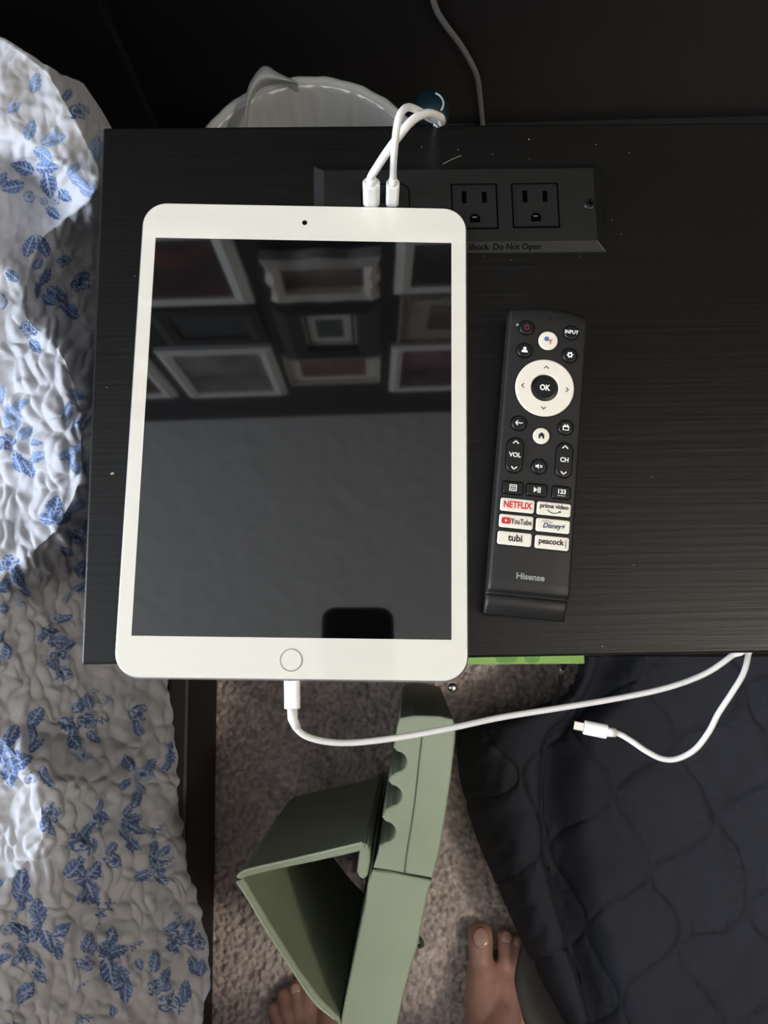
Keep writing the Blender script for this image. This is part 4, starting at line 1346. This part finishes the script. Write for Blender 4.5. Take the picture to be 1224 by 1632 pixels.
# ------------------------------------------------------------------ the person standing barefoot at the nightstand
SKIN = mat('skin', '#a67d70', 0.5, spec=0.35, bump=(260, .15, .0008), var=(55, '#b98f82', .35, .7))
person_parts = []


def cap_bm(bm, p0, r0, p1, r1, n_=20):
    """a tapered capsule"""
    p0, p1 = Vector(p0), Vector(p1)
    ax = p1 - p0
    L = ax.length
    q_ = ax.to_track_quat('Z', 'Y').to_matrix()
    rg = []
    for a_ in np.linspace(-PI / 2 + .05, 0, 6):
        rg.append((r0 * math.cos(a_), r0 * math.sin(a_)))
    for a_ in np.linspace(0, PI / 2 - .05, 6):
        rg.append((r1 * math.cos(a_), L + r1 * math.sin(a_)))
    add_loft(bm, [[p0 + q_ @ Vector((r * math.cos(2 * PI * i / n_), r * math.sin(2 * PI * i / n_), z)) for i in range(n_)] for r, z in rg])


def chain(bm, pts):
    for (a_, ra_), (b_, rb_) in zip(pts[:-1], pts[1:]):
        cap_bm(bm, a_, ra_, b_, rb_)


def px(u, v, z):
    return at(u, v, z)


body = bmesh.new()
toes = {'right': [((765, 1491, .0160), .0148, (767, 1552, .020), .0163), ((805, 1492, .0120), .0094, (804, 1556, .019), .0112), ((826, 1502, .0105), .0088, (817, 1556, .018), .0115),
                  ((845, 1515, .010), .0088, (832, 1562, .016), .0108), ((862, 1536, .010), .0085, (846, 1575, .014), .0108)]}
nails = []


def foot(mirror):
    if mirror:
        mp = lambda u, v, z: at(1298 - u, v + 73, z)
    else:
        mp = lambda u, v, z: at(u, v, z)
    for k_, (a_, ra_, b_, rb_) in enumerate(toes['right']):
        p0, p1 = mp(*a_), mp(*b_)
        mid = p0.lerp(p1, .5) + Vector((0, 0, .006 if k_ else .002))
        chain(body, [(p0, ra_), (mid, ra_ * .93), (p1, rb_)])
        if k_ < 3:
            nails.append((p0 + Vector((0, .001, 0)), ra_))
    heel = mp(795, 1790, .032)
    ank = mp(793, 1735, .085)
    inst = mp(790, 1665, .060)
    chain(body, [(mp(770, 1552, .021), .0190), (mp(772, 1600, .030), .0225), (mp(780, 1650, .046), .0265), (ank, .036)])
    chain(body, [(mp(803, 1558, .020), .0150), (mp(800, 1610, .034), .0215), (inst, .026)])
    chain(body, [(mp(832, 1566, .0165), .0125), (mp(822, 1620, .024), .0185), (mp(812, 1690, .034), .026), (ank, .034)])
    chain(body, [(mp(846, 1578, .015), .0115), (mp(834, 1650, .018), .0155), (mp(815, 1760, .026), .025), (heel, .031)])
    chain(body, [(mp(776, 1570, .016), .015), (mp(786, 1680, .026), .022), (heel, .031), (ank, .036)])
    return ank


for mirror in (True, False):
    ank = foot(mirror)
    side = -1 if mirror else 1
    hipx = .145 + side * .085
    knee = Vector(((ank.x + hipx) / 2 + side * .01, ank.y - .01, .47))
    hip = Vector((hipx, ank.y - .06, .88))
    chain(body, [(ank, .036), (ank + Vector((0, -.004, .06)), .037), (ank + Vector((0, -.012, .22)), .056), (knee, .056), (knee.lerp(hip, .5), .074), (hip, .092)])
    hipc = hip
by = hipc.y
chain(body, [((.06, by, .92), .10), ((.23, by, .92), .10)])
chain(body, [((.145, by, .92), .125), ((.145, by - .01, 1.10), .115), ((.145, by + .0, 1.28), .130), ((.145, by + .01, 1.36), .10)])
chain(body, [((.0, by, 1.36), .058), ((.29, by, 1.36), .058)])
chain(body, [((.145, by + .01, 1.38), .056), ((.145, by + .05, 1.48), .052)])
HC = Vector((.145, by + .085, 1.56))
chain(body, [(HC + Vector((0, -.02, .02)), .088), (HC + Vector((0, .035, -.03)), .066)])
chain(body, [(HC + Vector((0, .095, -.045)), .011), (HC + Vector((0, .075, .0)), .010)])          # nose
for sx_ in (-1, 1):
    cap_bm(body, HC + Vector((sx_ * .088, -.005, .0)), .014, HC + Vector((sx_ * .084, -.012, .03)), .016)   # ears
# arms reach forward to the phone
pm_ = ROT.to_matrix()
for sx_ in (-1, 1):
    sh_ = Vector((.145 + sx_ * .175, by, 1.345))
    el = Vector((.145 + sx_ * .23, by + .14, 1.08))
    edge = CAM + pm_ @ Vector((pcx + sx_ * .052, pcy - .052, .010))
    wr = CAM + pm_ @ Vector((pcx + sx_ * .085, pcy - .125, .022))
    chain(body, [(sh_, .054), (sh_.lerp(el, .5), .046), (el, .041), (el.lerp(wr, .35), .040), (wr, .026)])
    chain(body, [(wr, .025), (wr.lerp(edge, .6), .026), (edge, .021)])
    for k_ in range(4):                    # fingers along the phone's back edge
        b_ = edge + pm_ @ Vector((-sx_ * .002, .022 - k_ * .017, -.002))
        m_ = CAM + pm_ @ Vector((pcx + sx_ * .046, pcy - .026 - k_ * .018, -.004))
        t_ = CAM + pm_ @ Vector((pcx + sx_ * (.030 - .003 * abs(k_ - 1)), pcy - .022 - k_ * .018, -.0065))
        chain(body, [(b_, .0092), (m_, .0084), (t_, .0072)])
    b_ = wr.lerp(edge, .5)
    chain(body, [(b_, .015), (CAM + pm_ @ Vector((pcx + sx_ * .044, pcy - .055, .019)), .0105), (CAM + pm_ @ Vector((pcx + sx_ * .026, pcy - .035, .0185)), .009)])
me = bpy.data.meshes.new('person')
body.to_mesh(me)
body.free()
tmp = bpy.data.objects.new('person', me)
COL.objects.link(tmp)
r_ = tmp.modifiers.new('r', 'REMESH')
r_.mode = 'VOXEL'
r_.voxel_size = .0024
s_ = tmp.modifiers.new('s', 'SMOOTH')
s_.factor = .5
s_.iterations = 3
bpy.context.view_layer.update()
me2 = bpy.data.meshes.new_from_object(tmp.evaluated_get(bpy.context.evaluated_depsgraph_get()))
bpy.data.objects.remove(tmp)
person = link('person', me2, SKIN, None, True)
tag(person, 'barefoot person standing at the nightstand holding up a dark phone', 'person')
for p_, r in nails:
    bm = bmesh.new()
    add_lathe(bm, [(1.0, 0), (.93, .10), (.6, .2), (.001, .24)], 20)
    bmesh.ops.transform(bm, matrix=Matrix.Translation(p_ + Vector((0, .001, r * .90))) @ Matrix.Rotation(-.35, 4, 'X') @ Matrix.Diagonal((r * .66, r * .74, r * .55, 1)), verts=bm.verts[:])
    obj('toenail', bm, mat('nail', '#b08d80', 0.2), person, True)


def wear(name, segs, m, label=None):
    bm = bmesh.new()
    for s2 in segs:
        chain(bm, s2)
    me_ = bpy.data.meshes.new(name)
    bm.to_mesh(me_)
    bm.free()
    t_ = bpy.data.objects.new(name, me_)
    COL.objects.link(t_)
    r2 = t_.modifiers.new('r', 'REMESH')
    r2.mode = 'VOXEL'
    r2.voxel_size = .012
    s3 = t_.modifiers.new('s', 'SMOOTH')
    s3.iterations = 3
    bpy.context.view_layer.update()
    m_ = bpy.data.meshes.new_from_object(t_.evaluated_get(bpy.context.evaluated_depsgraph_get()))
    bpy.data.objects.remove(t_)
    return link(name, m_, m, person, True)


wear('shirt', [[((.145, by, .94), .150), ((.145, by - .01, 1.12), .138), ((.145, by, 1.28), .146), ((.145, by + .005, 1.34), .112)], [((.01, by, 1.35), .070), ((.28, by, 1.35), .070)],
               [((-.03, by, 1.345), .068), ((-.055, by + .07, 1.22), .062)], [((.32, by, 1.345), .068), ((.345, by + .07, 1.22), .062)]], mat('dark_shirt', '#26272b', 0.85))
wear('shorts', [[((.05, by, .90), .125), ((.24, by, .90), .125)], [((.06, by, .88), .118), ((.06, by + .03, .64), .100)], [((.23, by, .88), .118), ((.23, by + .03, .64), .100)]], mat('dark_shorts', '#2c2d31', 0.85))
wear('hair', [[(HC + Vector((0, -.03, .045)), .092), (HC + Vector((0, -.045, -.01)), .082)]], mat('dark_hair', '#17120f', 0.6))
